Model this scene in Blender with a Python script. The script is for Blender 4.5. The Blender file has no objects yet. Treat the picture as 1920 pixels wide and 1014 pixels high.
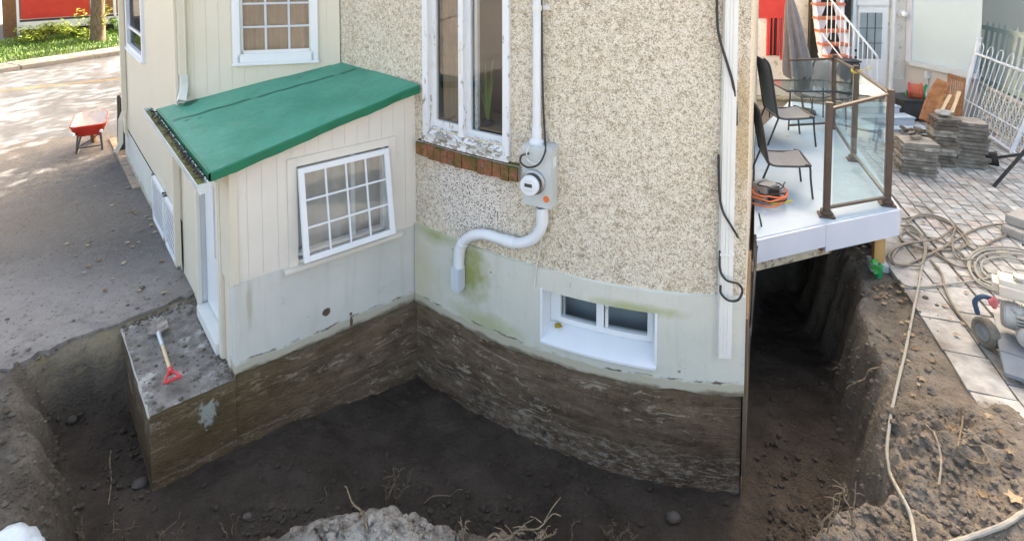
import bpy, bmesh, math, random
import numpy as np
from mathutils import Vector, Matrix, Quaternion
random.seed(7); RNG = np.random.RandomState(11)
S = bpy.context.scene
COL = S.collection
R = math.radians

# ---------------------------------------------------------------- camera
HC, F, PITCH, HOR = 3.87, 1050.0, R(3.0), -100.0
YC = HOR + F*math.tan(PITCH)
cd = bpy.data.cameras.new('camera'); cam = bpy.data.objects.new('camera', cd); COL.objects.link(cam)
cam.location = (0, 0, HC); cam.rotation_euler = (R(90)-PITCH, 0, 0)
cd.sensor_width = 36; cd.lens = F/1920*36; cd.shift_y = -(507-YC)/1920; cd.clip_end = 2000; cd.clip_start = .05
S.camera = cam
# ---------------------------------------------------------------- sky, sun, exposure
SUN_AZ, SUN_EL = R(24), R(34)       # azimuth from +Y towards +X
w = bpy.data.worlds.new('World'); S.world = w; w.use_nodes = True
wn = w.node_tree; sky = wn.nodes.new('ShaderNodeTexSky'); sky.sky_type = 'NISHITA'; sky.sun_disc = False
sky.sun_elevation = SUN_EL; sky.sun_rotation = SUN_AZ; sky.dust_density = 7.0; sky.air_density = .8; sky.ozone_density = .3
bg = wn.nodes['Background']; bg.inputs[1].default_value = .15
tint = wn.nodes.new('ShaderNodeMix'); tint.data_type = 'RGBA'; tint.blend_type = 'MULTIPLY'; tint.inputs[0].default_value = 1
wn.links.new(sky.outputs[0], tint.inputs[6]); tint.inputs[7].default_value = (1.0, .915, .775, 1)     # warm tint that takes the blue out of the sky light
wn.links.new(tint.outputs[2], bg.inputs[0])
sl = bpy.data.lights.new('sun', 'SUN'); sl.energy = 3.8; sl.angle = R(.5); sl.color = (1, .94, .86)
so = bpy.data.objects.new('sun', sl); COL.objects.link(so); so.location = (30, 20, 40)
sdir = Vector((math.sin(SUN_AZ)*math.cos(SUN_EL), math.cos(SUN_AZ)*math.cos(SUN_EL), math.sin(SUN_EL)))
so.rotation_euler = sdir.to_track_quat('Z', 'Y').to_euler()
S.view_settings.view_transform = 'Standard'; S.view_settings.look = 'None'
S.view_settings.exposure = 2.8; S.view_settings.gamma = 1.0
S.cycles.max_bounces = 8; S.cycles.transparent_max_bounces = 16; S.cycles.use_denoising = True

# ---------------------------------------------------------------- picture measurements -> places
def ray(px, py):
    a, b = (px-960)/F, (YC-py)/F
    return np.array([a, math.cos(PITCH)+b*math.sin(PITCH), -math.sin(PITCH)+b*math.cos(PITCH)])
CAM = np.array([0, 0, HC])
def gz(px, py, z=0.0):
    d = ray(px, py); return CAM + d*((z-HC)/d[2])
def ay(px, py, Y):
    d = ray(px, py); return CAM + d*(Y/d[1])
def over(p, py):
    """height z above ground point p at picture row py"""
    d = ray(960, py); k = math.cos(PITCH); # row depends only on forward depth and z
    # solve forward depth: (p - cam).(fwd) and up components
    b = (YC-py)/F; y = p[1]
    # b = (y sinP + dz cosP)/(y cosP - dz sinP)
    dz = y*(b*math.cos(PITCH)-math.sin(PITCH))/(math.cos(PITCH)+b*math.sin(PITCH))
    return HC+dz

# ---------------------------------------------------------------- numpy noise
def _hash(ix, iy, seed):
    h = (ix*374761393 + iy*668265263 + seed*1442695041) & 0xffffffff
    h = ((h ^ (h >> 13))*1274126177) & 0xffffffff
    return ((h ^ (h >> 16)) & 0xffff)/65535.0
def vnoise(x, y, seed=0):
    x = np.asarray(x, float); y = np.asarray(y, float)
    ix = np.floor(x).astype(np.int64); iy = np.floor(y).astype(np.int64)
    fx, fy = x-ix, y-iy; u, v = fx*fx*(3-2*fx), fy*fy*(3-2*fy)
    a = _hash(ix, iy, seed); b = _hash(ix+1, iy, seed); c = _hash(ix, iy+1, seed); d = _hash(ix+1, iy+1, seed)
    return (a*(1-u)+b*u)*(1-v)+(c*(1-u)+d*u)*v
def fbm(x, y, oct=4, seed=0, gain=.5):
    s, a, t = 0, 1, 0
    for k in range(oct):
        s = s + a*(vnoise(np.asarray(x)*2**k, np.asarray(y)*2**k, seed+k)-.5); t += a; a *= gain
    return s/t*2

# ---------------------------------------------------------------- mesh builder
class MB:
    def __init__(s): s.v=[]; s.f=[]; s.uv={}; s.col={}
    def vs(s, pts):
        n=len(s.v); s.v.extend([tuple(float(c) for c in p) for p in pts]); return n
    def face(s, idx, uv=None, col=None):
        s.f.append(tuple(idx))
        if uv is not None: s.uv[len(s.f)-1]=uv
        if col is not None: s.col[len(s.f)-1]=col
    def poly(s, pts, uv=None, col=None):
        n=s.vs(pts); s.face(range(n,n+len(pts)),uv,col)
    def hexa(s, p, col=None):
        """8 points: bottom ring 0-3 (ccw from above), top ring 4-7"""
        n=s.vs(p)
        for q in ((3,2,1,0),(4,5,6,7),(0,1,5,4),(1,2,6,5),(2,3,7,6),(3,0,4,7)): s.face([n+i for i in q],None,col)
    def box(s, c, size, rot=None, col=None):
        a,b,d=[x/2 for x in size]; c=np.array(c,float)
        p=[(-a,-b,-d),(a,-b,-d),(a,b,-d),(-a,b,-d),(-a,-b,d),(a,-b,d),(a,b,d),(-a,b,d)]
        if rot is not None:
            m=np.array(rot); p=[m@np.array(q) for q in p]
        s.hexa([c+np.array(q) for q in p],col)
    def bar(s, a, b, wd, ht, up=(0,0,1)):
        a=np.array(a,float); b=np.array(b,float); t=b-a; L=np.linalg.norm(t); t/=L
        u=np.array(up,float); sd=np.cross(t,u)
        if np.linalg.norm(sd)<1e-4: sd=np.cross(t,np.array([1.0,0,0]))
        sd/=np.linalg.norm(sd); u=np.cross(sd,t)
        p=[]
        for hh in(-ht/2,ht/2):
            p+=[a-sd*wd/2+u*hh,a+sd*wd/2+u*hh,b+sd*wd/2+u*hh,b-sd*wd/2+u*hh]
        s.hexa(p)
    def tube(s, pts, r, n=8, cap=True):
        pts=[np.array(p,float) for p in pts]; m=len(pts)
        rs=r if hasattr(r,'__len__') else [r]*m
        prev=None; rings=[]
        for i in range(m):
            t=pts[min(i+1,m-1)]-pts[max(i-1,0)]; t=t/(np.linalg.norm(t)+1e-12)
            if prev is None:
                u=np.cross(t,[0,0,1.0]); 
                if np.linalg.norm(u)<1e-3: u=np.cross(t,[1.0,0,0])
            else:
                u=prev-t*np.dot(prev,t)
            u=u/(np.linalg.norm(u)+1e-12); prev=u; v=np.cross(t,u)
            rings.append(s.vs([pts[i]+rs[i]*(math.cos(2*math.pi*k/n)*u+math.sin(2*math.pi*k/n)*v) for k in range(n)]))
        for i in range(m-1):
            for k in range(n): s.face([rings[i]+k,rings[i]+(k+1)%n,rings[i+1]+(k+1)%n,rings[i+1]+k])
        if cap:
            s.face([rings[0]+k for k in range(n)][::-1]); s.face([rings[-1]+k for k in range(n)])
    def lathe(s, c, axis, prof, n=20):
        """prof: list of (along, radius)"""
        c=np.array(c,float); t=np.array(axis,float); t/=np.linalg.norm(t)
        u=np.cross(t,[0,0,1.0]); 
        if np.linalg.norm(u)<1e-3: u=np.array([1.0,0,0])
        u/=np.linalg.norm(u); v=np.cross(t,u); rings=[]
        for a,r in prof: rings.append(s.vs([c+t*a+max(r,1e-4)*(math.cos(2*math.pi*k/n)*u+math.sin(2*math.pi*k/n)*v) for k in range(n)]))
        for i in range(len(prof)-1):
            for k in range(n): s.face([rings[i]+k,rings[i]+(k+1)%n,rings[i+1]+(k+1)%n,rings[i+1]+k])
        s.face([rings[0]+k for k in range(n)][::-1]); s.face([rings[-1]+k for k in range(n)])
    def sphere(s, c, r, sub=1, jit=0, scale=(1,1,1)):
        bm=bmesh.new(); bmesh.ops.create_icosphere(bm,subdivisions=sub,radius=1)
        n=len(s.v); c=np.array(c,float)
        for v in bm.verts:
            k=1+random.uniform(-jit,jit); s.v.append(tuple(c+np.array(v.co)*r*k*np.array(scale)))
        for f in bm.faces: s.face([n+v.index for v in f.verts])
        bm.free()
    def build(s, name, m, parent=None, smooth=False, bevel=0, seg=2, recalc=True):
        me=bpy.data.meshes.new(name)
        org=np.array(parent['_o'][:]) if parent is not None else np.zeros(3)
        me.from_pydata([tuple(np.array(p)-org) for p in s.v],[],s.f)
        if s.uv:
            l=me.uv_layers.new(name='uv')
            for p in me.polygons:
                u=s.uv.get(p.index)
                if u is not None:
                    for k,li in enumerate(p.loop_indices): l.data[li].uv=u[k]
        if s.col:
            ca=me.color_attributes.new('tint','FLOAT_COLOR','CORNER')
            for p in me.polygons:
                c=s.col.get(p.index,(.5,.5,.5))
                for li in p.loop_indices: ca.data[li].color=(c[0],c[1],c[2],1)
        if recalc:
            bm=bmesh.new(); bm.from_mesh(me); bmesh.ops.recalc_face_normals(bm,faces=bm.faces)
            if bevel:
                bmesh.ops.bevel(bm,geom=list(bm.edges),offset=bevel,segments=seg,affect='EDGES',clamp_overlap=True)
            bm.to_mesh(me); bm.free()
        me.materials.append(m)
        if smooth:
            me.polygons.foreach_set('use_smooth',[True]*len(me.polygons))
            try:
                me.set_sharp_from_angle(angle=R(40))
            except Exception: pass
        o=bpy.data.objects.new(name,me); COL.objects.link(o)
        if parent is not None:
            o.parent=parent; o['_o']=list(org)
        return o
def thing(name, label, cat, loc, group=None):
    o=bpy.data.objects.new(name,None); o.empty_display_size=.1; COL.objects.link(o); o.location=tuple(float(c) for c in loc); o['_o']=[float(c) for c in loc]
    o['label']=label; o['category']=cat; o['kind']='thing'
    if group: o['group']=group
    return o
def tag(o, label, cat, group=None):
    o['label']=label; o['category']=cat; o['kind']='thing'
    if group: o['group']=group
    return o
def struct(o): o['kind']='structure'; return o
def stuff(o): o['kind']='stuff'; return o
def children(o): return [c for c in COL.objects if c.parent==o]
def dup(root, loc=None, rotz=None, label=None, scale=None):
    def rec(o,par):
        c=o.copy(); COL.objects.link(c)
        if par is not None: c.parent=par
        for ch in children(o): rec(ch,c)
        return c
    r=rec(root,None)
    if loc is not None: r.location=tuple(float(c) for c in loc)
    if rotz is not None: r.rotation_euler.z=rotz
    if label: r['label']=label
    if scale is not None: r.scale=scale
    return r
def spline(pts, n=8):
    """Catmull-Rom through points"""
    P=[np.array(p,float) for p in pts]; P=[2*P[0]-P[1]]+P+[2*P[-1]-P[-2]]; out=[]
    for i in range(1,len(P)-2):
        for k in range(n):
            t=k/n; a,b,c,d=P[i-1],P[i],P[i+1],P[i+2]
            out.append(.5*((2*b)+(c-a)*t+(2*a-5*b+4*c-d)*t*t+(3*b-a-3*c+d)*t**3))
    out.append(P[-2]); return out

# ---------------------------------------------------------------- materials
class NT:
    def __init__(s,name):
        s.m=bpy.data.materials.new(name); s.m.use_nodes=True; s.t=s.m.node_tree; s.b=s.t.nodes['Principled BSDF']
        s.out=s.t.nodes['Material Output']; s._pos=None; s._uv=None; s._obj=None
    def n(s,kind,ins=None,**kw):
        nd=s.t.nodes.new(kind)
        for k,v in kw.items(): setattr(nd,k,v)
        for k,v in (ins or {}).items(): s.set(nd.inputs[k],v)
        return nd
    def set(s,sock,v):
        if isinstance(v,bpy.types.NodeSocket): s.t.links.new(v,sock)
        elif isinstance(v,(tuple,list)) and len(v)==3 and sock.type=='RGBA': sock.default_value=(*v,1)
        else: sock.default_value=v
    @property
    def pos(s):
        if s._pos is None: s._pos=s.n('ShaderNodeNewGeometry').outputs['Position']
        return s._pos
    @property
    def obj(s):
        if s._obj is None: s._obj=s.n('ShaderNodeTexCoord').outputs['Object']
        return s._obj
    @property
    def uv(s):
        if s._uv is None: s._uv=s.n('ShaderNodeTexCoord').outputs['UV']
        return s._uv
    def mapv(s,vec,scale=(1,1,1),loc=(0,0,0),rot=(0,0,0)):
        return s.n('ShaderNodeMapping',{'Vector':vec,'Scale':scale,'Location':loc,'Rotation':rot}).outputs[0]
    def noise(s,vec,scale,detail=4,rough=.55,dist=0,out='Fac'):
        return s.n('ShaderNodeTexNoise',{'Vector':vec,'Scale':scale,'Detail':detail,'Roughness':rough,'Distortion':dist}).outputs[out]
    def vor(s,vec,scale,feature='F1',out='Distance',rand=1):
        return s.n('ShaderNodeTexVoronoi',{'Vector':vec,'Scale':scale,'Randomness':rand},feature=feature).outputs[out]
    def ramp(s,fac,stops,interp='LINEAR'):
        r=s.n('ShaderNodeValToRGB',{'Fac':fac}); cr=r.color_ramp; cr.interpolation=interp
        while len(cr.elements)<len(stops): cr.elements.new(.5)
        for e,(p,c) in zip(cr.elements,stops):
            e.position=p; e.color=(*c,1) if hasattr(c,'__len__') else (c,c,c,1)
        return r.outputs[0]
    def rng(s,v,a,b,c=0,d=1):
        return s.n('ShaderNodeMapRange',{'Value':v,'From Min':a,'From Max':b,'To Min':c,'To Max':d}).outputs[0]
    def mix(s,fac,a,b,mode='MIX'):
        nd=s.n('ShaderNodeMix',data_type='RGBA',blend_type=mode)
        s.set(nd.inputs[0],fac); s.set(nd.inputs[6],a); s.set(nd.inputs[7],b); return nd.outputs[2]
    def math(s,op,a,b=0.0):
        nd=s.n('ShaderNodeMath',operation=op); s.set(nd.inputs[0],a); s.set(nd.inputs[1],b); return nd.outputs[0]
    def sep(s,v): return s.n('ShaderNodeSeparateXYZ',{0:v}).outputs
    def blob(s,vec,c,r,soft=.5,ns=6,amp=.5,scale=(1,1,1)):
        """1 inside an irregular stain round point c, 0 outside"""
        sub=s.n('ShaderNodeVectorMath',operation='SUBTRACT'); s.set(sub.inputs[0],vec); sub.inputs[1].default_value=tuple(float(x) for x in c)
        mul=s.n('ShaderNodeVectorMath',{0:sub.outputs[0],1:scale},operation='MULTIPLY')
        ln=s.n('ShaderNodeVectorMath',{0:mul.outputs[0]},operation='LENGTH').outputs['Value']
        nz=s.noise(vec,ns,4,.6)
        d=s.math('ADD',s.math('DIVIDE',ln,r),s.math('MULTIPLY',s.math('SUBTRACT',nz,.5),amp*2))
        return s.rng(d,1,1-soft)
    def bump(s,h,strength=.5,dist=.01,normal=None):
        ins={'Height':h,'Strength':strength,'Distance':dist}
        if normal is not None: ins['Normal']=normal
        return s.n('ShaderNodeBump',ins).outputs[0]
    def done(s,color,rough=.7,normal=None,metal=0,spec=.4,**kw):
        s.set(s.b.inputs['Base Color'],color); s.set(s.b.inputs['Roughness'],rough); s.set(s.b.inputs['Metallic'],metal)
        s.b.inputs['Specular IOR Level'].default_value=spec
        if normal is not None: s.set(s.b.inputs['Normal'],normal)
        for k,v in kw.items(): s.set(s.b.inputs[k],v)
        return s.m
def mottle(name,c1,c2,scale=6,rough=.6,bump=.15,bs=40,dirt=None,dsc=3,dthr=.58,metal=0,spec=.4,vec='obj',bdist=.004):
    t=NT(name); v=getattr(t,vec)
    c=t.mix(t.rng(t.noise(v,scale,5,.6),.3,.7),c1,c2)
    if dirt is not None: c=t.mix(t.rng(t.noise(v,dsc,6,.7),dthr,dthr+.12),c,dirt)
    nm=t.bump(t.noise(v,bs,4,.6),bump,bdist) if bump else None
    r=t.rng(t.noise(v,scale*2,3),.3,.7,max(.03,rough-.08),min(1,rough+.08))
    return t.done(c,r,nm,metal,spec)
M={}
def glass_mat(name,tint=(.85,.9,.9),rough=.02,refl=1.0):
    t=NT(name); tr=t.n('ShaderNodeBsdfTransparent',{'Color':tint}); gl=t.n('ShaderNodeBsdfGlossy',{'Color':(1,1,1),'Roughness':rough})
    nm=t.bump(t.noise(t.pos,2.5,2),.05,.02); t.set(gl.inputs['Normal'],nm)
    fc=t.n('ShaderNodeLayerWeight',{'Blend':.5}).outputs['Facing']; f=t.math('MULTIPLY',t.math('ADD',t.math('MULTIPLY',t.math('POWER',fc,5.0),.9),.07),refl)
    mx=t.n('ShaderNodeMixShader',{0:f,1:tr.outputs[0],2:gl.outputs[0]}); t.t.links.new(mx.outputs[0],t.out.inputs[0]); return t.m
M['pane']=glass_mat('window_glass',(.72,.76,.76),.02,1.25); M['dim_pane']=glass_mat('dulled_window_glass',(.5,.52,.55),.04,.35)  # second glass: darker tint and weaker reflection
M['rail_glass']=glass_mat('railing_glass',(.86,.92,.93),.03,.9)
# painted timber, plastics, metals
M['cream']=mottle('cream_paint',(.66,.61,.49),(.70,.65,.54),1.5,.5,.06,30,(.50,.44,.33),2.2,.66,vec='pos')
M['cream_trim']=mottle('cream_trim_paint',(.69,.65,.575),(.74,.70,.63),3,.5,.06,30,(.5,.45,.36),4,.66,vec='pos')
M['white']=mottle('white_vinyl',(.72,.75,.78),(.78,.80,.82),3,.4,.03,30,(.55,.54,.5),3,.68,vec='pos')
M['offwhite']=mottle('offwhite_pvc',(.68,.68,.65),(.75,.75,.72),3,.42,.03,30,(.5,.48,.42),3,.66,vec='pos')
M['conduit']=mottle('grey_white_pvc',(.66,.69,.72),(.72,.75,.77),4,.42,.03,30,(.5,.5,.48),6,.66,vec='pos')
M['meterbox']=mottle('grey_enamel_steel',(.50,.53,.52),(.55,.58,.57),5,.4,.03,40,(.35,.34,.3),6,.68,vec='pos')
M['dark_metal']=mottle('brown_bronze_aluminium',(.085,.062,.05),(.12,.088,.07),8,.4,.05,60,vec='obj')
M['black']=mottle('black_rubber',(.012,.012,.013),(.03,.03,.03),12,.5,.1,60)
M['charcoal']=mottle('charcoal_metal',(.035,.037,.04),(.06,.06,.063),8,.4,.05,60)
M['sling']=mottle('grey_mesh_fabric',(.19,.20,.215),(.26,.27,.285),60,.75,.3,300)
M['steel']=mottle('worn_steel',(.34,.35,.36),(.45,.45,.45),12,.35,.1,60,(.16,.12,.09),9,.6,metal=.8)
M['grey_paint']=mottle('grey_painted_steel',(.17,.19,.21),(.24,.265,.285),6,.45,.08,50,(.2,.16,.12),6,.62)
# ---- special materials
def m_pebble():
    t=NT('pebbledash'); p=t.pos
    v1=t.vor(p,115,out='Distance'); v1c=t.vor(p,115,out='Color'); v2=t.vor(p,40); nz=t.noise(p,15,7,.75); big=t.noise(p,1.6,4,.6)
    sc=t.sep(t.n('ShaderNodeSeparateColor',{0:v1c}).outputs[0])[0] if False else t.n('ShaderNodeSeparateColor',{0:v1c}).outputs[0]
    base=t.mix(t.rng(t.noise(p,22,4,.65),.35,.65),(.77,.71,.57),(.57,.475,.34))
    base=t.mix(t.rng(big,.35,.7),base,t.mix(.5,base,(.74,.68,.58))); base=t.mix(t.rng(t.noise(p,20,5,.7),.49,.63,0,.62),base,(.27,.195,.11)); base=t.mix(t.rng(t.noise(t.mapv(p,(1,1,1),(5,2,1)),5,5,.7),.52,.68,0,.45),base,(.37,.29,.175))
    # dark chips and the gaps between stones
    chip=t.rng(sc,.80,.84); base=t.mix(t.math('MULTIPLY',chip,.55),base,(.16,.12,.075))
    lite=t.rng(sc,.28,.22); base=t.mix(t.math('MULTIPLY',lite,.75),base,(.80,.76,.68))
    pit=t.rng(nz,.42,.32); base=t.mix(t.math('MULTIPLY',pit,.6),base,(.20,.145,.08))
    # the smoother pinkish patch under the big window
    rn=STA['low_patch']; k=t.blob(p,rn[0],rn[1],.45,4,.35,(1,1,1.25))
    fine=t.mix(t.rng(sc,.72,.8),(.74,.69,.63),(.13,.10,.08)); base=t.mix(t.math('MULTIPLY',k,.9),base,fine)
    # rusty run-off beside the corner downspout
    k=t.blob(p,STA['rust'][0],STA['rust'][1],.6,5,.5,(1,1,.12)); base=t.mix(t.math('MULTIPLY',k,.55),base,(.42,.27,.09))
    h=t.math('ADD',t.math('MULTIPLY',t.math('SUBTRACT',1,v1),.6),t.math('ADD',t.math('MULTIPLY',nz,1.2),t.math('MULTIPLY',v2,.4)))
    return t.done(base,.9,t.bump(h,.6,.012),spec=.2)
def m_cement(name='painted_cement',c1=(.55,.56,.50),c2=(.61,.61,.54)):
    t=NT(name); p=t.pos
    c=t.mix(t.rng(t.noise(p,1.7,5,.6),.35,.65),c1,c2)
    c=t.mix(t.rng(t.noise(p,5,6,.7),.62,.75,0,.6),c,(.42,.41,.34))
    for key,col,f in (('moss1',(.24,.26,.05),.9),('moss2',(.30,.33,.10),.8),('moss3',(.33,.36,.14),.75),('moss4',(.36,.38,.18),.7),('yellow',(.55,.50,.33),.7)):
        if key in STA:
            q=STA[key]; k=t.blob(p,q[0],q[1],.8,7,.55,q[2]); c=t.mix(t.math('MULTIPLY',k,f),c,col)
    z=t.sep(p)[2]                                    # splash dirt along the old soil line
    e=t.math('ADD',z,t.math('MULTIPLY',t.math('SUBTRACT',t.noise(t.mapv(p,(1,1,2)),4,5,.65),.5),.12))
    c=t.mix(t.rng(e,.10,.085,0,.8),c,(.43,.39,.29)); c=t.mix(t.math('MULTIPLY',t.rng(t.math('ABSOLUTE',t.math('SUBTRACT',e,.105)),.012,.004),t.rng(t.noise(p,6,3),.45,.6)),c,(.12,.09,.06))
    c=t.mix(t.rng(e,.035,.005,0,.8),c,(.12,.09,.055))
    for key in ('spot1','spot2','spot3'):
        if key in STA: q=STA[key]; c=t.mix(t.blob(p,q[0],q[1],.25,14,.35,q[2]),c,(.10,.07,.05))
    if 'drip' in STA and name!='painted_cement': q=STA['drip']; c=t.mix(t.math('MULTIPLY',t.blob(p,q[0],q[1],.6,9,.4,q[2]),.6),c,(.36,.33,.22))
    c=t.mix(t.rng(t.noise(t.mapv(p,(6,6,.5)),2,5,.7),.52,.72,0,.25),c,(.40,.39,.30))
    # peeled spots
    c=t.mix(t.rng(t.noise(p,14,3,.5),.735,.75),c,(.28,.23,.17))
    h=t.math('ADD',t.noise(p,5,5,.6),t.math('MULTIPLY',t.noise(p,60,3),.15))
    return t.done(c,.75,t.bump(h,.35,.015),spec=.3)
def m_found():
    t=NT('old_foundation_concrete'); u=t.uv; p=t.pos
    uu=t.sep(u)
    warp=t.mapv(u,(1,2.6,1)); g1=t.noise(warp,2.0,7,.7); g2=t.noise(p,26,6,.75); g3=t.noise(p,90,3,.7)
    band=t.noise(t.mapv(u,(.35,7,1)),2.2,4,.6,.3)
    c=t.mix(t.rng(g1,.33,.66),(.095,.062,.038),(.24,.17,.108))
    c=t.mix(t.rng(band,.48,.66,0,.55),c,(.26,.19,.125))
    c=t.mix(t.rng(g2,.56,.72,0,.55),c,(.26,.21,.155)); c=t.mix(t.rng(g2,.44,.30,0,.7),c,(.035,.026,.02))
    c=t.mix(t.rng(t.noise(t.mapv(u,(1,1.6,1),(4,2,0)),1.5,5,.65),.52,.68,0,.6),c,(.045,.036,.028))
    # pale scraped and chalky marks, few and irregular
    mk=t.noise(t.mapv(u,(1.4,5,1),(3,5,0)),3.0,8,.78,.9); zone=t.noise(t.mapv(u,(1,1.5,1),(8,1,0)),1.7,3,.6)
    c=t.mix(t.math('MULTIPLY',t.rng(mk,.55,.60),t.rng(zone,.38,.52)),c,(.46,.39,.29)); ln=t.noise(t.mapv(u,(.55,24,1),(2,2,0)),1.6,4,.7,.5); c=t.mix(t.math('MULTIPLY',t.rng(ln,.62,.66),t.rng(t.noise(t.mapv(u,(1,2,1),(6,6,0)),2.2,4,.7),.48,.58)),c,(.50,.43,.33)); c=t.mix(t.rng(t.noise(t.mapv(u,(1,2.2,1),(9,9,0)),3.4,6,.75),.55,.68,0,.7),c,(.045,.034,.026))
    c=t.mix(t.math('MULTIPLY',t.rng(t.noise(t.mapv(u,(1,1.2,1),(1,7,0)),30,3,.5),.66,.70),t.rng(zone,.5,.62)),c,(.5,.45,.37))
    # lighter ragged strip under the old soil line
    e0=t.math('ADD',uu[1],t.math('MULTIPLY',t.math('SUBTRACT',t.noise(t.mapv(u,(1,1,1),(5,5,0)),4,6,.7),.5),.22))
    c=t.mix(t.math('MULTIPLY',t.rng(e0,-.10,-.03),.55),c,(.21,.165,.115))
    if 'ochre' in STA: q=STA['ochre']; c=t.mix(t.math('MULTIPLY',t.blob(p,q[0],q[1],.8,3,.6,q[2]),.55),c,(.125,.088,.032)); q=STA['chalk']; c=t.mix(t.blob(p,q[0],q[1],.3,16,1.3,q[2]),c,(.40,.42,.37))
    # whitish scale near the footing, thickening to the right-hand corner
    e=t.math('ADD',uu[1],t.math('MULTIPLY',t.math('SUBTRACT',t.noise(t.mapv(u,(1,2.4,1)),2.6,7,.72),.5),.55))
    k=t.math('MULTIPLY',t.rng(e,-.55,-.74),t.rng(uu[0],1.3,3.0)); k=t.math('MULTIPLY',k,t.rng(t.noise(t.mapv(u,(1.4,3.4,1)),6,8,.8),.49,.58))
    c=t.mix(t.math('MULTIPLY',k,.9),c,(.46,.41,.33))
    c=t.mix(t.math('MULTIPLY',t.rng(t.math('ABSOLUTE',t.math('ADD',e0,.62)),.010,.003),.5),c,(.36,.31,.23))
    h=t.math('ADD',t.math('MULTIPLY',g1,1.2),t.math('ADD',t.math('MULTIPLY',g2,.6),t.math('ADD',t.math('MULTIPLY',g3,.2),t.math('MULTIPLY',mk,.8))))
    return t.done(c,.85,t.bump(h,.9,.035),spec=.22)
def m_soil(name='dug_soil',k=1.0):
    t=NT(name); p=t.pos
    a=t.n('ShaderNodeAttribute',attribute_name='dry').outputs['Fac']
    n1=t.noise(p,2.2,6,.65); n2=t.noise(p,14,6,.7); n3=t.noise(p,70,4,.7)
    wet=t.mix(t.rng(n1,.35,.65),(.046*k,.037*k,.029*k),(.085*k,.069*k,.055*k))  # trench shade is put into this darker, damper soil tone
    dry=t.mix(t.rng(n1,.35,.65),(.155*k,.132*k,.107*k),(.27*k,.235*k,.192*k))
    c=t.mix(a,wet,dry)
    c=t.mix(t.rng(n2,.58,.72,0,.5),c,t.mix(a,(.10,.082,.066),(.33,.30,.26)))
    c=t.mix(t.rng(n2,.42,.30,0,.6),c,t.mix(a,(.02,.016,.013),(.065,.055,.046)))
    c=t.mix(t.rng(t.vor(p,38),.10,.05,0,.5),c,(.30,.27,.23))
    yel=t.n('ShaderNodeAttribute',attribute_name='clay').outputs['Fac']
    st=t.noise(t.mapv(p,(1,1,6)),3,6,.7); c=t.mix(t.math('MULTIPLY',yel,t.rng(st,.30,.55)),c,(.33,.27,.165)); c=t.mix(t.math('MULTIPLY',t.n('ShaderNodeAttribute',attribute_name='pale').outputs['Fac'],t.rng(n2,.35,.55)),c,(.40,.375,.335))
    h=t.math('ADD',t.math('MULTIPLY',n2,1),t.math('ADD',t.math('MULTIPLY',n3,.45),t.math('MULTIPLY',t.vor(p,30),.35)))
    return t.done(c,.95,t.bump(h,1,.03),spec=.15)
def m_drive():
    t=NT('dirty_asphalt'); p=t.pos
    n1=t.noise(p,.8,6,.65,.4); n2=t.noise(p,6,6,.7); n3=t.noise(p,60,3,.6)
    c=t.mix(t.rng(n1,.38,.62),(.11,.102,.094),(.195,.178,.158))
    c=t.mix(t.rng(n2,.52,.66,0,.5),c,(.20,.18,.16))
    for key,col,f,amp in (('dust1',(.42,.385,.36),.8,.6),('dust2',(.33,.30,.27),.7,.6),('wet1',(.045,.047,.053),.85,.5),('wet2',(.055,.055,.058),.7,.6),('brown1',(.17,.135,.10),.7,.6)):
        q=STA[key]; c=t.mix(t.math('MULTIPLY',t.blob(p,q[0],q[1],.9,3.5,amp*1.1,q[2]),t.math('MULTIPLY',t.rng(n2,.32,.58,.25,1),f)),c,col)
    c=t.mix(t.rng(t.noise(p,32,4,.8),.52,.68,0,.5),c,(.27,.245,.22)); c=t.mix(t.rng(t.noise(t.mapv(p,(1,1,1),(1,8,0)),28,4,.8),.56,.70,0,.65),c,(.05,.043,.036)); c=t.mix(t.rng(t.vor(p,9),.14,.08,0,.8),c,(.05,.04,.03))
    c=t.mix(t.rng(t.noise(t.mapv(p,(1,1,1),(4,4,0)),17,5,.75),.60,.67,0,.85),c,(.06,.047,.036))
    c=t.mix(t.rng(n3,.62,.7,0,.5),c,(.34,.32,.30))
    rr=t.rng(n1,.3,.7,.55,.9)
    return t.done(c,rr,t.bump(t.math('ADD',t.math('MULTIPLY',n2,.8),t.math('MULTIPLY',n3,.4)),.8,.02),spec=.3)
def m_road():
    t=NT('old_asphalt_road'); p=t.pos; n1=t.noise(t.mapv(p,(.25,1,1)),.9,5,.6); n2=t.noise(p,25,4,.6)
    c=t.mix(t.rng(n1,.35,.65),(.135,.138,.142),(.185,.188,.19)); c=t.mix(t.rng(n2,.55,.7,0,.4),c,(.12,.115,.11))
    return t.done(c,.9,t.bump(n2,.4,.01),spec=.2)
def m_roof():
    t=NT('green_roof_paint'); p=t.pos; n=t.noise(p,1.6,5,.6); n2=t.noise(p,16,6,.7)
    c=t.mix(t.rng(n,.35,.68),(.045,.25,.165),(.085,.33,.235))
    c=t.mix(t.rng(n2,.56,.70,0,.45),c,(.15,.34,.26)); c=t.mix(t.rng(t.noise(t.mapv(p,(1,1,1),(3,1,0)),4,6,.75),.54,.70,0,.45),c,(.045,.17,.115)); c=t.mix(t.rng(t.noise(t.mapv(p,(1,1,1),(9,1,0)),2.3,6,.75),.58,.70,0,.35),c,(.22,.27,.20)); c=t.mix(t.rng(t.vor(p,11),.05,.02),c,(.5,.52,.5))
    for q in STA['roofspots']:
        c=t.mix(t.blob(p,q[0],q[1],.25,9,.5,(1,1,.2)),c,(.012,.10,.062))
    return t.done(c,t.rng(n2,.3,.7,.38,.62),t.bump(t.math('ADD',n2,t.math('MULTIPLY',n,2)),.45,.012),spec=.4)
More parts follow.
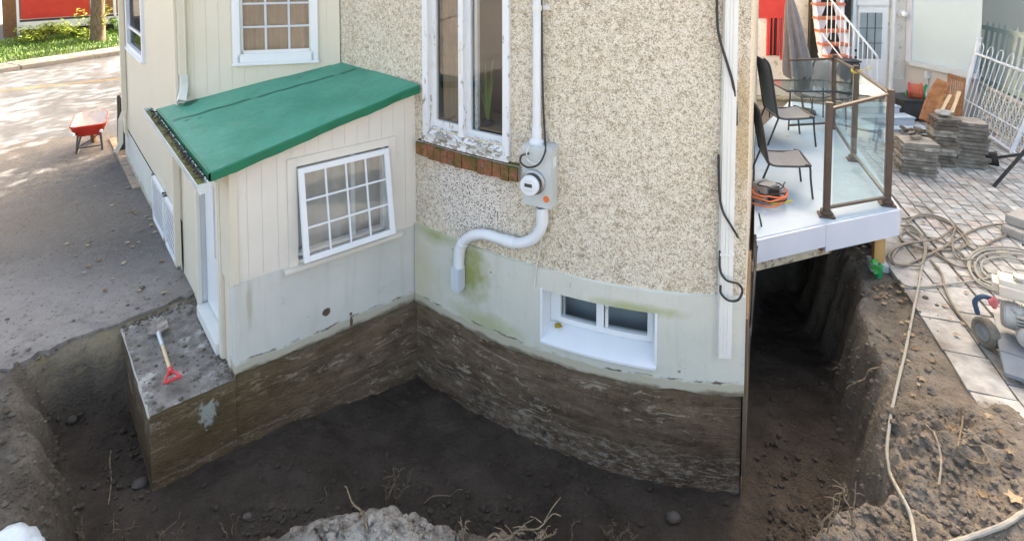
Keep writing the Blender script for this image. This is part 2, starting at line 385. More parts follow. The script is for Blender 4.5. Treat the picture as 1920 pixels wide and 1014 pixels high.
def m_tint(name,k1=.75,k2=1.2,rough=.8,bump=.5,bs=35,dirt=None):
    """per-stone colour from the 'tint' attribute, weathered"""
    t=NT(name); p=t.pos; a=t.n('ShaderNodeVertexColor',layer_name='tint').outputs[0]
    n=t.noise(p,7,6,.65); c=t.mix(t.rng(n,.3,.7),t.mix(1,a,(k1,k1,k1),'MULTIPLY'),t.mix(1,a,(k2,k2,k2),'MULTIPLY'))
    if dirt: c=t.mix(t.rng(t.noise(p,2.4,6,.7),.50,.66,0,.75),c,dirt)
    if name=='concrete_pavers':
        for q in STA['patiodirt']: c=t.mix(t.math('MULTIPLY',t.blob(p,q[0],q[1],.9,4,.8,(1,1,1)),.8),c,(.15,.13,.11))
    return t.done(c,rough,t.bump(t.noise(p,bs,5,.7),bump,.01),spec=.25)
def m_wood(name,c1,c2,scale=(3,3,40),rough=.5):
    t=NT(name); v=t.mapv(t.obj,scale); n=t.noise(v,1.2,6,.65,1.0); return t.done(t.mix(t.rng(n,.35,.65),c1,c2),rough,t.bump(n,.2,.004))
def m_peel():
    t=NT('peeling_white_paint'); p=t.pos; n=t.noise(t.mapv(p,(1,1,1.6)),13,7,.7,.5)
    c=t.mix(t.rng(n,.50,.535),(.74,.74,.73),(.30,.27,.23)); c=t.mix(t.rng(t.noise(p,4,4),.6,.72,0,.6),c,(.30,.30,.19))
    return t.done(c,.7,t.bump(t.rng(n,.50,.53),.5,.003),spec=.3)
def m_wwood():
    t=NT('worn_white_timber'); p=t.pos; n=t.noise(t.mapv(p,(2,2,.7)),9,7,.7,.5)
    c=t.mix(t.rng(n,.60,.63),(.74,.75,.76),(.36,.31,.25)); c=t.mix(t.rng(t.noise(p,3,4),.58,.7,0,.5),c,(.66,.62,.50))
    return t.done(c,.6,t.bump(t.rng(n,.60,.63),.4,.003),spec=.3)
def m_brick():
    t=NT('mossy_brick'); p=t.pos; a=t.n('ShaderNodeVertexColor',layer_name='tint').outputs[0]
    n=t.noise(p,16,6,.7); c=t.mix(t.rng(n,.35,.65),a,t.mix(1,a,(.6,.6,.6),'MULTIPLY'))
    nm=t.sep(t.n('ShaderNodeNewGeometry').outputs['Normal'])[2]
    k=t.math('MULTIPLY',t.rng(t.noise(p,7,5,.65),.42,.56),t.rng(nm,-.4,.5,.35,1)); c=t.mix(k,c,(.085,.09,.022))
    k=t.rng(t.noise(p,10,5,.6),.60,.66); c=t.mix(t.math('MULTIPLY',k,.7),c,(.22,.20,.16))
    return t.done(c,.9,t.bump(n,.6,.008),spec=.15)
def m_leaf(name,c1,c2):
    t=NT(name); r=t.n('ShaderNodeNewGeometry').outputs['Random Per Island']
    c=t.mix(r,c1,c2); m=t.done(c,.6,spec=.25); 
    t.set(t.b.inputs['Subsurface Weight'],0.0); return m
def m_bark():
    t=NT('bark'); n=t.noise(t.mapv(t.obj,(6,6,1.4)),3,7,.7,.5); return t.done(t.mix(t.rng(n,.35,.65),(.09,.065,.045),(.24,.18,.12)),.95,t.bump(n,.9,.05),spec=.1)
def m_wire(name,c1,c2): return mottle(name,c1,c2,25,.55,.1,80,(.12,.1,.08),9,.6,vec='pos')
# ================================================================ the house walls in plan
ZS = .87                                   # top of the painted cement band
class Wall:
    def __init__(s, pts, flip=False):
        s.p=np.array([p[:2] for p in pts],float); d=np.diff(s.p,axis=0); s.L=np.r_[0,np.cumsum(np.hypot(d[:,0],d[:,1]))]
        t=d/np.hypot(d[:,0],d[:,1])[:,None]; tv=np.vstack([t[:1],(t[:-1]+t[1:])/2,t[-1:]]); tv/=np.hypot(tv[:,0],tv[:,1])[:,None]
        s.t=tv; s.sg=-1 if flip else 1
    def tan(s,q):
        a=np.array([np.interp(q,s.L,s.t[:,0]),np.interp(q,s.L,s.t[:,1])]); return a/np.hypot(*a)
    def nrm(s,q):
        t=s.tan(q); return np.array([t[1],-t[0]])*s.sg
    def xy(s,q):
        if q<0: return s.p[0]+s.t[0]*q
        if q>s.L[-1]: return s.p[-1]+s.t[-1]*(q-s.L[-1])
        return np.array([np.interp(q,s.L,s.p[:,0]),np.interp(q,s.L,s.p[:,1])])
    def P(s,q,z,o=0):
        a=s.xy(q)+s.nrm(q)*o; return np.array([a[0],a[1],z])
    def inv(s,px,py,o=0):
        """(s,z) of the wall point seen at picture position px,py"""
        d=ray(px,py); best=None
        qs=np.linspace(-1.5,s.L[-1]+1.5,400); pts=np.array([s.P(q,0,o)[:2] for q in qs])
        az=np.arctan2(pts[:,0],pts[:,1])-math.atan2(d[0],d[1])
        for i in range(len(qs)-1):
            if az[i]*az[i+1]<=0 and abs(az[i]-az[i+1])<1:
                k=az[i]/(az[i]-az[i+1]+1e-15); q=qs[i]+k*(qs[i+1]-qs[i]); a=pts[i]+k*(pts[i+1]-pts[i])
                return q, HC+d[2]*np.hypot(*a)/np.hypot(d[0],d[1])
        raise ValueError((px,py))
    def sheet(s, mb, s0,s1,z0,z1, holes=(), off=0, ds=.08, top=None, bot=None, depth=0):
        sb=set(np.linspace(s0,s1,max(2,int((s1-s0)/ds)+1)).round(4)); zb={round(z0,4),round(z1,4)}
        for h in holes: sb|={round(h[0],4),round(h[1],4)}; zb|={round(h[2],4),round(h[3],4)}
        sb=sorted(x for x in sb if s0-1e-4<=x<=s1+1e-4); zb=sorted(x for x in zb if z0-1e-4<=x<=z1+1e-4)
        def zz(q,z):
            if top is not None and abs(z-z1)<1e-3: return top(q)
            if bot is not None and abs(z-z0)<1e-3: return bot(q)
            return z
        for i in range(len(sb)-1):
            for j in range(len(zb)-1):
                cs,cz=(sb[i]+sb[i+1])/2,(zb[j]+zb[j+1])/2
                if any(h[0]<cs<h[1] and h[2]<cz<h[3] for h in holes): continue
                q=[(sb[i],zz(sb[i],zb[j])),(sb[i+1],zz(sb[i+1],zb[j])),(sb[i+1],zz(sb[i+1],zb[j+1])),(sb[i],zz(sb[i],zb[j+1]))]
                mb.poly([s.P(a,b,off) for a,b in q],uv=q)
                if depth and j==0: mb.poly([s.P(q[0][0],q[0][1],off),s.P(q[0][0],q[0][1],off-depth),s.P(q[1][0],q[1][1],off-depth),s.P(q[1][0],q[1][1],off)],uv=[q[0],q[0],q[1],q[1]])
    def slab(s, mb, s0,s1,z0,z1,o0,o1,ds=.15):
        """solid following the wall"""
        n=max(1,int(math.ceil((s1-s0)/ds))) if len(s.p)>2 else 1; qs=np.linspace(s0,s1,n+1); st=[]
        for q in qs: st.append(mb.vs([s.P(q,z0,o0),s.P(q,z0,o1),s.P(q,z1,o1),s.P(q,z1,o0)]))
        for a,b in zip(st[:-1],st[1:]):
            for k in range(4): mb.face([a+k,b+k,b+(k+1)%4,a+(k+1)%4])
        mb.face([st[0]+k for k in range(4)]); mb.face([st[-1]+k for k in range(4)][::-1])
    def reveal(s, mb, h, o0, o1):
        s0,s1,z0,z1=h
        for (a,b) in (((s0,z0),(s1,z0)),((s1,z0),(s1,z1)),((s1,z1),(s0,z1)),((s0,z1),(s0,z0))):
            mb.poly([s.P(*a,o0),s.P(*b,o0),s.P(*b,o1),s.P(*a,o1)],uv=[a,b,b,a])
A0=gz(437,530,ZS); CC=gz(780,417,ZS)
WA=Wall([A0,CC])
_bx=[642,665,690,720,750,780]+list(range(800,1400,20))+[1397]
WB=Wall([gz(x,555-3.57e-4*(1400-x)**2,ZS) for x in _bx])
SC=WB.L[_bx.index(780)]; SE=WB.L[-1]
SEND=ay(1416,300,10.4)[:2]
WS=Wall([WB.p[-1],SEND])                       # right-hand side of the house
LF=gz(243,318,0)[:2]; _ln=gz(437,715,0)[:2]
WL=Wall([A0[:2],A0[:2]+(LF-_ln)/np.hypot(*(LF-_ln))*6.9],flip=True)   # left-hand side, s grows away from the camera
sU,_=WL.inv(338,300)
WU=Wall([WL.xy(sU),WB.p[0]])                  # upper wall behind the lean-to roof
# heights
def zat(wall,px,py,o=0): return wall.inv(px,py,o)[1]
zR_front=zat(WB,789,152); zR_back=zat(WB,650,116)
zL_back=zat(WL,318,203); zL_front=zat(WL,412,318)
zL=(zL_back+zL_front)/2
# ================================================================ stains: place, radius, stretch
def Bp(px,py,o=0): return WB.P(*WB.inv(px,py,o),o)
def Ap(px,py,o=0): return WA.P(*WA.inv(px,py,o),o)
ONE=(1,1,1)
STA=dict(
 low_patch=(Bp(880,370),.62), rust=(Bp(1392,250),.10),
 moss1=(Bp(885,505),.30,(1.1,1,.75)), moss2=(Bp(820,440),.30,(.8,1,2.6)), moss3=(Bp(1190,575),.40,(.7,1,6)), moss4=(Bp(910,600),.50,(.8,1,3.5)), yellow=(Bp(790,510),.45,(1.4,1,.8)),
 dust1=(gz(105,560),1.15,(.7,1,1)), dust2=(gz(30,630),.9,(.6,1,1)), wet1=(gz(130,330),2.0,(.55,1,1)), wet2=(gz(215,470),1.2,(1,.7,1)), brown1=(gz(60,420),1.4,(.6,1,1)),
 roofspots=[(np.array(ay(375,255,5.9)),.045),(np.array(ay(408,262,5.6)),.03),(np.array(ay(358,212,6.4)),.10),(np.array(ay(352,250,5.9)),.05),(np.array(ay(430,285,5.6)),.03)], spot1=(Ap(612,585),.045,ONE), spot2=(Ap(659,603),.035,(1.8,1.8,.6)), spot3=(Ap(658,588),.018,ONE), ochre=(Ap(400,800),1.1,(.8,1,1.2)), chalk=(WA.P(*WA.inv(392,775),0),.08,(1,1,.7)), patiodirt=[(gz(1790,755),.45),(gz(1745,640),.30),(gz(1705,560),.3),(gz(1860,840),.5),(gz(1720,470),.35)], drip=(Ap(468,575),.035,(1,1,.13)),
)
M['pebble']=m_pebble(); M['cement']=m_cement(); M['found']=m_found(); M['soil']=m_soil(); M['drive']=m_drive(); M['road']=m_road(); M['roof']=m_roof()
M['paver']=m_tint('concrete_pavers',.70,1.2,.85,.6,45,(.21,.19,.165))
STA={k:v for k,v in STA.items() if not k.startswith(('moss','yellow'))}
M['cementA']=m_cement('painted_cement_porch',(.55,.555,.515),(.61,.61,.57))
M['found_dark']=mottle('stained_landing_concrete',(.12,.107,.092),(.29,.27,.245),9,.9,.9,22,(.46,.44,.41),3.2,.55,vec='pos',bdist=.02)
M['roof_edge']=mottle('green_roof_edge_paint',(.004,.13,.065),(.007,.17,.085),4,.45,.3,20,vec='pos')
M['roof_seam']=mottle('green_tar_seam',(.006,.10,.06),(.01,.13,.08),9,.4,.3,40,vec='pos')
M['gutter']=mottle('gutter_paint',(.55,.60,.60),(.63,.68,.68),3,.45,.05,30,(.42,.42,.33),5,.6,vec='pos')
M['debris']=mottle('gutter_moss',(.18,.18,.05),(.34,.31,.13),18,.95,1,60,(.03,.022,.015),8,.52,vec='pos',bdist=.02)
M['peel']=m_peel(); M['wwood']=m_wwood(); M['brick']=m_brick()
M['leafmat']=m_leaf('dry_leaves',(.20,.12,.06),(.42,.34,.23)); M['green']=m_leaf('green_leaves',(.04,.11,.015),(.16,.28,.03)); M['crown']=m_leaf('tree_leaves',(.03,.07,.012),(.09,.15,.03))
M['bark']=m_bark(); M['root']=mottle('root_bark',(.10,.07,.045),(.29,.225,.15),30,.85,.2,80,vec='pos')
M['curtain']=mottle('brown_curtain',(.26,.165,.10),(.40,.27,.17),1.2,.9,.1,20,vec='pos')
M['pane_sheen']=mottle('grey_pane_sheen',(.40,.41,.41),(.55,.55,.54),2,.9,.1,20,vec='pos')  # pale grey standing in for the reflection on the porch panes
M['room']=mottle('unlit_dark',(.025,.023,.022),(.04,.036,.032),2,.9,0,vec='pos')  # near-black tone standing in for missing light in rooms and gaps
M['room2']=mottle('beige_room',(.42,.38,.32),(.5,.45,.38),2,.9,0,vec='pos')
M['roomblue']=mottle('blue_grey_room',(.20,.32,.38),(.28,.40,.46),2,.9,0,vec='pos')
M['joint']=mottle('joint_sand',(.075,.066,.052),(.12,.105,.085),7,.95,.5,40,(.06,.085,.025),1.2,.60,vec='pos')
M['slab']=m_tint('stacked_paver_concrete',.6,1.25,.9,.8,40,(.10,.085,.065))
M['deck']=mottle('pale_blue_deck_paint',(.39,.49,.59),(.48,.58,.67),2,.55,.15,20,(.30,.31,.31),3,.62,vec='pos'); M['fascia']=mottle('lavender_white_paint',(.60,.62,.69),(.68,.69,.75),2,.5,.08,25,(.45,.43,.42),4,.66,vec='pos')
M['rot']=mottle('rotten_timber',(.42,.36,.26),(.55,.49,.38),9,.9,.6,40,(.13,.06,.03),8,.50,vec='pos',bdist=.01)
M['post']=m_wood('orange_fir_post',(.52,.27,.08),(.66,.40,.16),(14,14,1.2)); M['teak']=m_wood('brown_stained_slats',(.20,.075,.02),(.36,.16,.055),(3,3,10)); M['ash']=m_wood('ash_handle',(.60,.44,.24),(.70,.55,.34),(20,20,2))
M['red']=mottle('red_paint',(.50,.030,.018),(.58,.045,.025),3,.45,.05,30,(.30,.17,.12),4,.62); M['redplast']=mottle('red_plastic',(.52,.04,.045),(.62,.07,.075),9,.45,.1,60,(.30,.14,.11),12,.6); M['redwall']=mottle('red_board',(.46,.035,.03),(.54,.055,.045),4,.6,.1,30,(.25,.03,.02),5,.62,vec='pos')
M['terra']=mottle('terracotta_paint',(.50,.15,.08),(.58,.20,.11),5,.7,.1,30,vec='pos'); M['orange']=mottle('orange_rubber',(.70,.14,.04),(.78,.20,.06),6,.5,0); M['greenplast']=mottle('green_plastic',(.02,.26,.09),(.03,.32,.12),3,.35,0)
M['sky_wall']=mottle('pale_blue_stucco',(.50,.63,.70),(.56,.68,.74),.8,.8,.2,20,(.60,.68,.68),1.3,.6,vec='pos'); M['creamwall']=mottle('pale_cream_stucco',(.76,.75,.64),(.80,.79,.70),.8,.8,.1,20,vec='pos')
M['picket']=mottle('pale_green_picket_paint',(.60,.70,.62),(.67,.76,.68),2,.6,.05,30,vec='pos'); M['wirewhite']=mottle('white_painted_wire',(.66,.72,.80),(.72,.78,.85),5,.45,0)
M['backstucco']=mottle('rough_white_stucco',(.68,.65,.59),(.76,.73,.67),3,.9,1,28,(.35,.32,.26),7,.56,vec='pos',bdist=.03)
M['greybase']=mottle('grey_plinth',(.42,.42,.43),(.50,.50,.50),2,.8,.2,25,vec='pos'); M['concrete']=mottle('weathered_concrete',(.36,.34,.31),(.46,.44,.41),4,.9,.5,40,(.22,.2,.17),5,.6,vec='pos',bdist=.01)
M['hose_tan']=m_wire('tan_hose',(.19,.16,.125),(.27,.235,.185)); M['hose_pale']=m_wire('pale_hose',(.30,.28,.235),(.38,.36,.31)); M['cable']=m_wire('black_cable',(.02,.02,.022),(.045,.045,.05)); M['string']=m_wire('white_string',(.65,.63,.58),(.7,.68,.62))
M['umb']=mottle('grey_brown_canvas',(.25,.22,.22),(.33,.295,.29),5,.9,.2,80); M['bin']=mottle('dark_grey_plastic',(.035,.04,.045),(.06,.065,.07),5,.5,.1,40)
M['tank']=mottle('cream_fuel_tank',(.62,.57,.47),(.70,.65,.56),4,.4,.05,40,(.4,.34,.25),5,.6); M['alu']=mottle('dull_aluminium',(.42,.42,.40),(.52,.52,.50),7,.5,.2,50,(.2,.17,.13),5,.56,metal=.3); M['tyre']=mottle('dusty_tyre',(.10,.095,.085),(.30,.27,.22),5,.9,.4,50)
M['brickwall']=mottle('brown_brick_wall',(.20,.10,.045),(.30,.16,.07),9,.9,.4,20,(.34,.22,.12),14,.6,vec='pos')
M['lawn']=mottle('grass_soil',(.03,.05,.01),(.06,.085,.02),3,.95,.5,20,vec='pos'); M['kerb']=mottle('pale_kerb_concrete',(.24,.21,.175),(.31,.28,.24),2,.9,.4,25,(.14,.12,.09),5,.58,vec='pos',bdist=.01); M['yellow']=mottle('yellow_road_paint',(.30,.19,.015),(.36,.24,.03),6,.8,.1,30,vec='pos')
M['sponge']=mottle('ochre_foam',(.28,.20,.01),(.38,.28,.03),20,.95,1,60,bdist=.01); M['plastbag']=mottle('pale_blue_plastic_bag',(.56,.62,.68),(.68,.73,.78),5,.4,.6,14,bdist=.03); M['bluegrey']=mottle('pale_steel_grey_enamel',(.52,.58,.64),(.58,.64,.70),3,.4,.03,30); M['clay']=mottle('orange_clay',(.48,.23,.11),(.56,.30,.16),6,.8,.3,30)
M['yellowrope']=mottle('yellow_rope',(.70,.55,.06),(.75,.62,.1),9,.6,0); M['lcd']=mottle('meter_display',(.05,.055,.04),(.07,.075,.06),9,.3,0); M['stone']=mottle('field_stone',(.06,.052,.045),(.15,.13,.115),9,.9,.5,40); M['leafgreen']=mottle('bright_green_leaf',(.05,.42,.07),(.10,.52,.10),9,.5,0)

# ================================================================ ground
def P2(lst): return np.array([gz(x,y)[:2] for x,y in lst])
TR=[(228,603),(150,628),(75,655),(22,690),(20,760),(36,840),(50,930),(58,1016),(62,1150),(430,1150),(450,1010),(560,985),(640,962),(760,978),(900,992),(1090,1035),(1250,1045),(1440,1020),(1560,990),(1655,940),(1685,905),(1688,830),(1662,700),(1632,600),(1604,510),(1585,455),(1560,430)]
trench=P2(TR)
trench=np.vstack([trench,[WS.xy(4.5)+np.array([1.2,.2])],[WS.xy(4.5)],[WB.xy(SE)+np.array([-.4,.9])],[WA.xy(1.0)+np.array([.0,1.5])],[WL.xy(1.5)]])
def sdist(poly,x,y):
    """signed distance, + inside"""
    sh=x.shape; x=x.ravel(); y=y.ravel(); d=np.full(x.shape,1e9); ins=np.zeros(x.shape,bool); n=len(poly)
    for i in range(n):
        a,b=poly[i],poly[(i+1)%n]; e=b-a; L2=e@e+1e-12
        t=np.clip(((x-a[0])*e[0]+(y-a[1])*e[1])/L2,0,1); d=np.minimum(d,np.hypot(x-a[0]-t*e[0],y-a[1]-t*e[1]))
        c=((a[1]>y)!=(b[1]>y))&(x<(b[0]-a[0])*(y-a[1])/(b[1]-a[1]+1e-12)+a[0]); ins^=c
    return np.where(ins,d,-d).reshape(sh)
paver_edge=P2([(1668,498),(1700,560),(1742,640),(1800,735),(1862,800),(1935,862),(2100,1000)])
X0,X1,Y0,Y1,GS=-6.2,6.6,2.9,9.6,.025
gx=np.arange(X0,X1+1e-6,GS); gy=np.arange(Y0,Y1+1e-6,GS); GX,GY=np.meshgrid(gx,gy)
wx=GX+.10*fbm(GX*2.2,GY*2.2,3,1)+.02*fbm(GX*9,GY*9,3,5); wy=GY+.10*fbm(GX*2.2,GY*2.2,3,2)+.02*fbm(GX*9,GY*9,3,6)
D=sdist(trench,wx,wy)
def smooth(t): t=np.clip(t,0,1); return t*t*(3-2*t)
right=smooth((GX-2.2)/.8)                                   # the right bank has a longer slope
backl=smooth((GY-4.9)/.5)*smooth((-1.6-GX)/.4); leftl=smooth((-3.1-GX)/.4)
wid=.20+.12*right+.06*backl+.16*leftl+.08*fbm(GX*3,GY*3,3,9)
floor_=-.885+.21*smooth((-1.0-GX)/1.6)-.05*smooth((GX-.6)/1.0)
floor_=floor_-.6*smooth((GX-1.75)/.5)*smooth((GY-5.0)/3.2)
prof=smooth((D+.03)/np.maximum(wid,.1))
und=fbm(GX*1.6,GY*1.6,4,20); fine=fbm(GX*7,GY*7,4,30); vf=fbm(GX*22,GY*22,2,40)
Z=prof*floor_+ (1-prof)*(-.012)
Z+= prof*(.05*und+.03*fine+.012*vf)
# soil just outside the trench: loose, sloping in
out=smooth((-D)/.05); rim=smooth((.75+D)/.75)*(1-prof)
soilR=right*smooth((GX-2.4)/.4)
Z+= (1-prof)*rim*soilR*(-.10+.05*und+.05*fine+.02*vf)
near=smooth((4.75-GY)/.35)*(1-prof)
Z+= near*(.02+.06*und+.05*fine+.022*vf)
leftb=smooth((-4.0-GX)/.3)*smooth((5.6-GY)/.5)*(1-prof); Z+=leftb*(-.02+.05*und+.05*fine+.02*vf)
# spoil heap on the near bank
c=gz(700,985)[:2]; r=np.hypot((GX-c[0])/.62,(GY-c[1]+.12)/.26); heap=np.clip(1-r,0,1)**.8; Z+=heap*(.16+.05*fine+.02*vf)
c2=gz(1760,800)[:2]; r=np.hypot((GX-c2[0])/.55,(GY-c2[1])/.45); Z+=np.clip(1-r*r,0,1)*(.07+.05*fine+.02*vf)*soilR
dry_litv=np.clip((1-prof)*1.0+heap,0,1)*np.clip(.6+.5*und+.35*soilR,0.15,1); dry_litv=np.maximum(dry_litv,.07*prof*np.clip(und+.4,0,1)); pale=np.clip(heap*1.6,0,1)  # lighter outside the dig, so its shade sits in the soil colour
mid=smooth((D+.04)/.06)*(1-smooth((D-wid*.55)/(wid*.6)))        # the cut face itself
clay=mid*smooth((Z+.42+.25*fine)/.22)*np.clip(.75+.9*fbm(GX*3,GY*8,3,77),.1,1)*smooth((GY-4.9)/.4)*smooth((-1.2-GX)/.5)
dry_litv=np.clip(dry_litv+mid*(.30+.35*right),0,1)
# keep under paving and driveway
pin=sdist(np.vstack([paver_edge,[[9,3],[9,12],[4.2,12]],]),GX,GY); Z=np.where(pin>.32,np.minimum(Z,-.06),np.where(pin>0,np.minimum(Z,.006+.012*fine),Z))
driv=np.vstack([P2([(352,560),(340,556),(285,582),(228,606),(150,631),(72,660),(20,694),(-60,706),(-300,720)]),[[-14,5.0],[-14,11.6]],P2([(0,272),(205,247)]),[WL.xy(6.6)],[WL.xy(1.6)]])
din=sdist(driv,GX,GY); Z=np.where((din>.03),np.minimum(Z,-.03),Z)
_pvp=np.vstack([paver_edge,[[9,3],[9,12],[4.2,12]]])
TZ=np.where(din>0,.012,np.where(pin>0,.004,Z))
def _smp(A,x,y):
    i=(x-X0)/GS; j=(y-Y0)/GS
    if i<0 or j<0 or i>=len(gx)-2 or j>=len(gy)-2: return .006
    a,b=int(i),int(j); u,v=i-a,j-b
    return float(A[b,a]*(1-u)*(1-v)+A[b,a+1]*u*(1-v)+A[b+1,a]*(1-u)*v+A[b+1,a+1]*u*v)
def ground_z(x,y): return _smp(Z,x,y)
def top_z(x,y): return _smp(TZ,x,y)
def gh(px,py,lift=0):
    """where the ray of a picture point meets the ground surface"""
    z=0
    for _ in range(40):
        p=gz(px,py,z); z+=.5*(top_z(p[0],p[1])-z)
    return np.array([p[0],p[1],z+lift])
me=bpy.data.meshes.new('ground'); ny,nx=GX.shape
idx=np.arange(ny*nx).reshape(ny,nx)
fc=np.stack([idx[:-1,:-1],idx[:-1,1:],idx[1:,1:],idx[1:,:-1]],-1).reshape(-1,4)
me.from_pydata(np.stack([GX,GY,Z],-1).reshape(-1,3).tolist(),[],fc.tolist())
for nm,arr in (('dry',dry_litv),('clay',clay),('pale',pale)):
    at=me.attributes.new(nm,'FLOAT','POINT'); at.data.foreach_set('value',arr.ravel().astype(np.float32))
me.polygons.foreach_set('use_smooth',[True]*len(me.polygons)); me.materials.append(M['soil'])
o=bpy.data.objects.new('ground',me); COL.objects.link(o); struct(o)
mb=MB(); B_=300
for (a,b,c_,d) in ((-B_,-B_,B_,Y0),(-B_,Y1,B_,B_),(-B_,Y0,X0,Y1),(X1,Y0,B_,Y1)): mb.poly([(a,b,-.05),(c_,b,-.05),(c_,d,-.05),(a,d,-.05)])
struct(mb.build('terrain',mottle('bare_yard_ground',(.16,.145,.125),(.24,.22,.195),1.2,.9,.3,12,vec='pos')))
# driveway sheet with a broken edge at the dig
def thick_sheet(name,poly,z1,z0,m,jag=None,sub=.12):
    P=[]
    n=len(poly)
    for i in range(n):
        a,b=np.array(poly[i]),np.array(poly[(i+1)%n]); L=np.hypot(*(b-a)); k=max(1,int(L/sub)) if jag and jag(i) else 1
        for j in range(k):
            q=a+(b-a)*j/k
            if k>1 and j: q=q+np.array([random.uniform(-.03,.03),random.uniform(-.035,.035)])
            P.append(q)
    bm=bmesh.new(); vs=[bm.verts.new((q[0],q[1],z1)) for q in P]; f=bm.faces.new(vs)
    r=bmesh.ops.extrude_face_region(bm,geom=[f]); 
    for v in r['geom']:
        if isinstance(v,bmesh.types.BMVert): v.co.z=z0
    bmesh.ops.recalc_face_normals(bm,faces=bm.faces)
    bmesh.ops.triangulate(bm,faces=[f for f in bm.faces if len(f.verts)>4])
    me=bpy.data.meshes.new(name); bm.to_mesh(me); bm.free(); me.materials.append(m); o=bpy.data.objects.new(name,me); COL.objects.link(o); return o
struct(thick_sheet('driveway',driv,.012,-.05,M['drive'],lambda i: 1<=i<=8,.07))
# road, kerb, verge across the street
rd=[gz(-400,330),gz(0,290),gz(230,262),gz(420,235)]; far=[gz(-400,192),gz(0,138),gz(230,103),gz(420,75)]
mb=MB(); 
E0=lambda a,k:a+(a-k)*6
r0=[E0(rd[1],rd[2])]+rd[1:3]+[E0(rd[2],rd[1])]; f0=[E0(far[1],far[2])]+far[1:3]+[E0(far[2],far[1])]
for i in range(3): mb.poly([r0[i]+[0,0,.004],r0[i+1]+[0,0,.004],f0[i+1]+[0,0,.004],f0[i]+[0,0,.004]])
struct(mb.build('road',M['road']))
mid_=[gz(0,171),gz(230,148)]; d=(mid_[1]-mid_[0]); d/=np.linalg.norm(d); mb=MB(); nrm2=np.array([-d[1],d[0],0])*.05
a,b=mid_[0]-d*14,mid_[1]+d*18; mb.poly([a-nrm2+[0,0,.008],b-nrm2+[0,0,.008],b+nrm2+[0,0,.008],a+nrm2+[0,0,.008]]); struct(mb.build('road_marking',M['yellow']))
fd=(far[2]-far[1]); fd/=np.linalg.norm(fd); fn=np.array([-fd[1],fd[0],0])
mb=MB(); L0=-16
while L0<24:
    ln=random.uniform(1.6,2.1); a=far[1]+fd*(L0+.015)+fn*random.uniform(-.03,.03); b=far[1]+fd*(L0+ln)
    mb.hexa([a+[0,0,-.03],b+[0,0,-.03],b+fn*.28+[0,0,-.03],a+fn*.28+[0,0,-.03],a+[0,0,.14],b+[0,0,.14],b+fn*.28+[0,0,.15],a+fn*.28+[0,0,.15]]); L0+=ln
struct(mb.build('kerb',M['kerb'],bevel=.02))
mb=MB(); L0=-16
while L0<24:
    ln=1.5; a=far[1]+fd*(L0+.01)+fn*.29; b=far[1]+fd*(L0+ln)+fn*.29; z=.13+random.uniform(-.006,.006)
    mb.hexa([a+[0,0,-.03],b+[0,0,-.03],b+fn*.85+[0,0,-.03],a+fn*.85+[0,0,-.03],a+[0,0,z],b+[0,0,z],b+fn*.85+[0,0,z],a+fn*.85+[0,0,z]]); L0+=ln
struct(mb.build('pavement',M['kerb'],bevel=.008))
# paving slabs beside the house at the road end of the driveway
mb=MB(); a0=gz(203,262); u_=gz(236,330)-a0; u_/=np.linalg.norm(u_); v_=np.array([-u_[1],u_[0],0]); 
if v_[0]<0: v_=-v_
for i in range(5):
    for j in range(3):
        c=a0+u_*(.35+i*.62)+v_*(.2+j*.42)+[0,0,.012]; k=random.uniform(.8,1.1)
        mb.box(c,(.60,.40,.05),[[u_[0],v_[0],0],[u_[1],v_[1],0],[0,0,1]],col=(.42*k,.33*k,.25*k))
struct(mb.build('footpath',M['paver'],bevel=.006))
# ---- patio of small cobbles with a border of larger slabs
eu=paver_edge[0]-paver_edge[4]; eu/=np.hypot(*eu); ev=np.array([eu[1],-eu[0]])
if ev[0]<0: ev=-ev
mb=MB(); o_=paver_edge[4]
GREY=[(.50,.495,.47),(.46,.46,.445),(.55,.54,.51),(.43,.43,.42),(.53,.51,.475)]; PINK=[(.50,.43,.39),(.48,.42,.385),(.50,.45,.42)]
pv=np.vstack([paver_edge,[[9,3.2],[10.2,12.0],[4.8,13.5],[4.0,9]]])
def tile(cu,cv,lu,lv,col,z=0,h=.05,gap=.006):
    c=o_+eu*cu+ev*cv
    if sdist(pv,np.array([[c[0]]]),np.array([[c[1]]]))[0,0]<min(lu,lv)*.35: return
    ang=random.gauss(0,.02); ca,sa=math.cos(ang),math.sin(ang); e1=eu*ca+ev*sa; e2=ev*ca-eu*sa
    P=[]
    for zz,sh in ((-h,0),(0,.006)):
        for (a,b) in ((-1,-1),(1,-1),(1,1),(-1,1)):
            q=c+e1*a*(lu/2-gap-sh*.5)+e2*b*(lv/2-gap-sh*.5)
            P.append((q[0],q[1],z+zz+random.uniform(-.004,.004)))
    k=random.uniform(.82,1.15); mb.hexa(P,col=tuple(x*k for x in col))
cv=.0
for cu in np.arange(-3,9,.52):                          # border: two rows of big slabs
    tile(cu,.17,.515,.36,(.42,.415,.40),0,gap=.0025); tile(cu+.2,.53,.51,.345,(.43,.425,.41),-.003,gap=.0025)
row=0; cv=.72
while cv<7.5:
    wv=random.choice([.16,.17,.18]); cu=-3.5+random.uniform(0,.2)
    while cu<9:
        lu=random.choice([.15,.17,.19,.21]); col=random.choice(PINK) if random.random()<.17 else random.choice(GREY)
        tile(cu+lu/2,cv+wv/2,lu,wv,col,random.uniform(-.005,.004)); cu+=lu
    cv+=wv; row+=1
struct(mb.build('patio_paving',M['paver']))
mb=MB(); mb.poly([(q[0]+(ev[0]*.33 if k<len(paver_edge) else 0),q[1]+(ev[1]*.33 if k<len(paver_edge) else 0),-.018) for k,q in enumerate(pv)]); struct(mb.build('paving_bed',M['joint']))
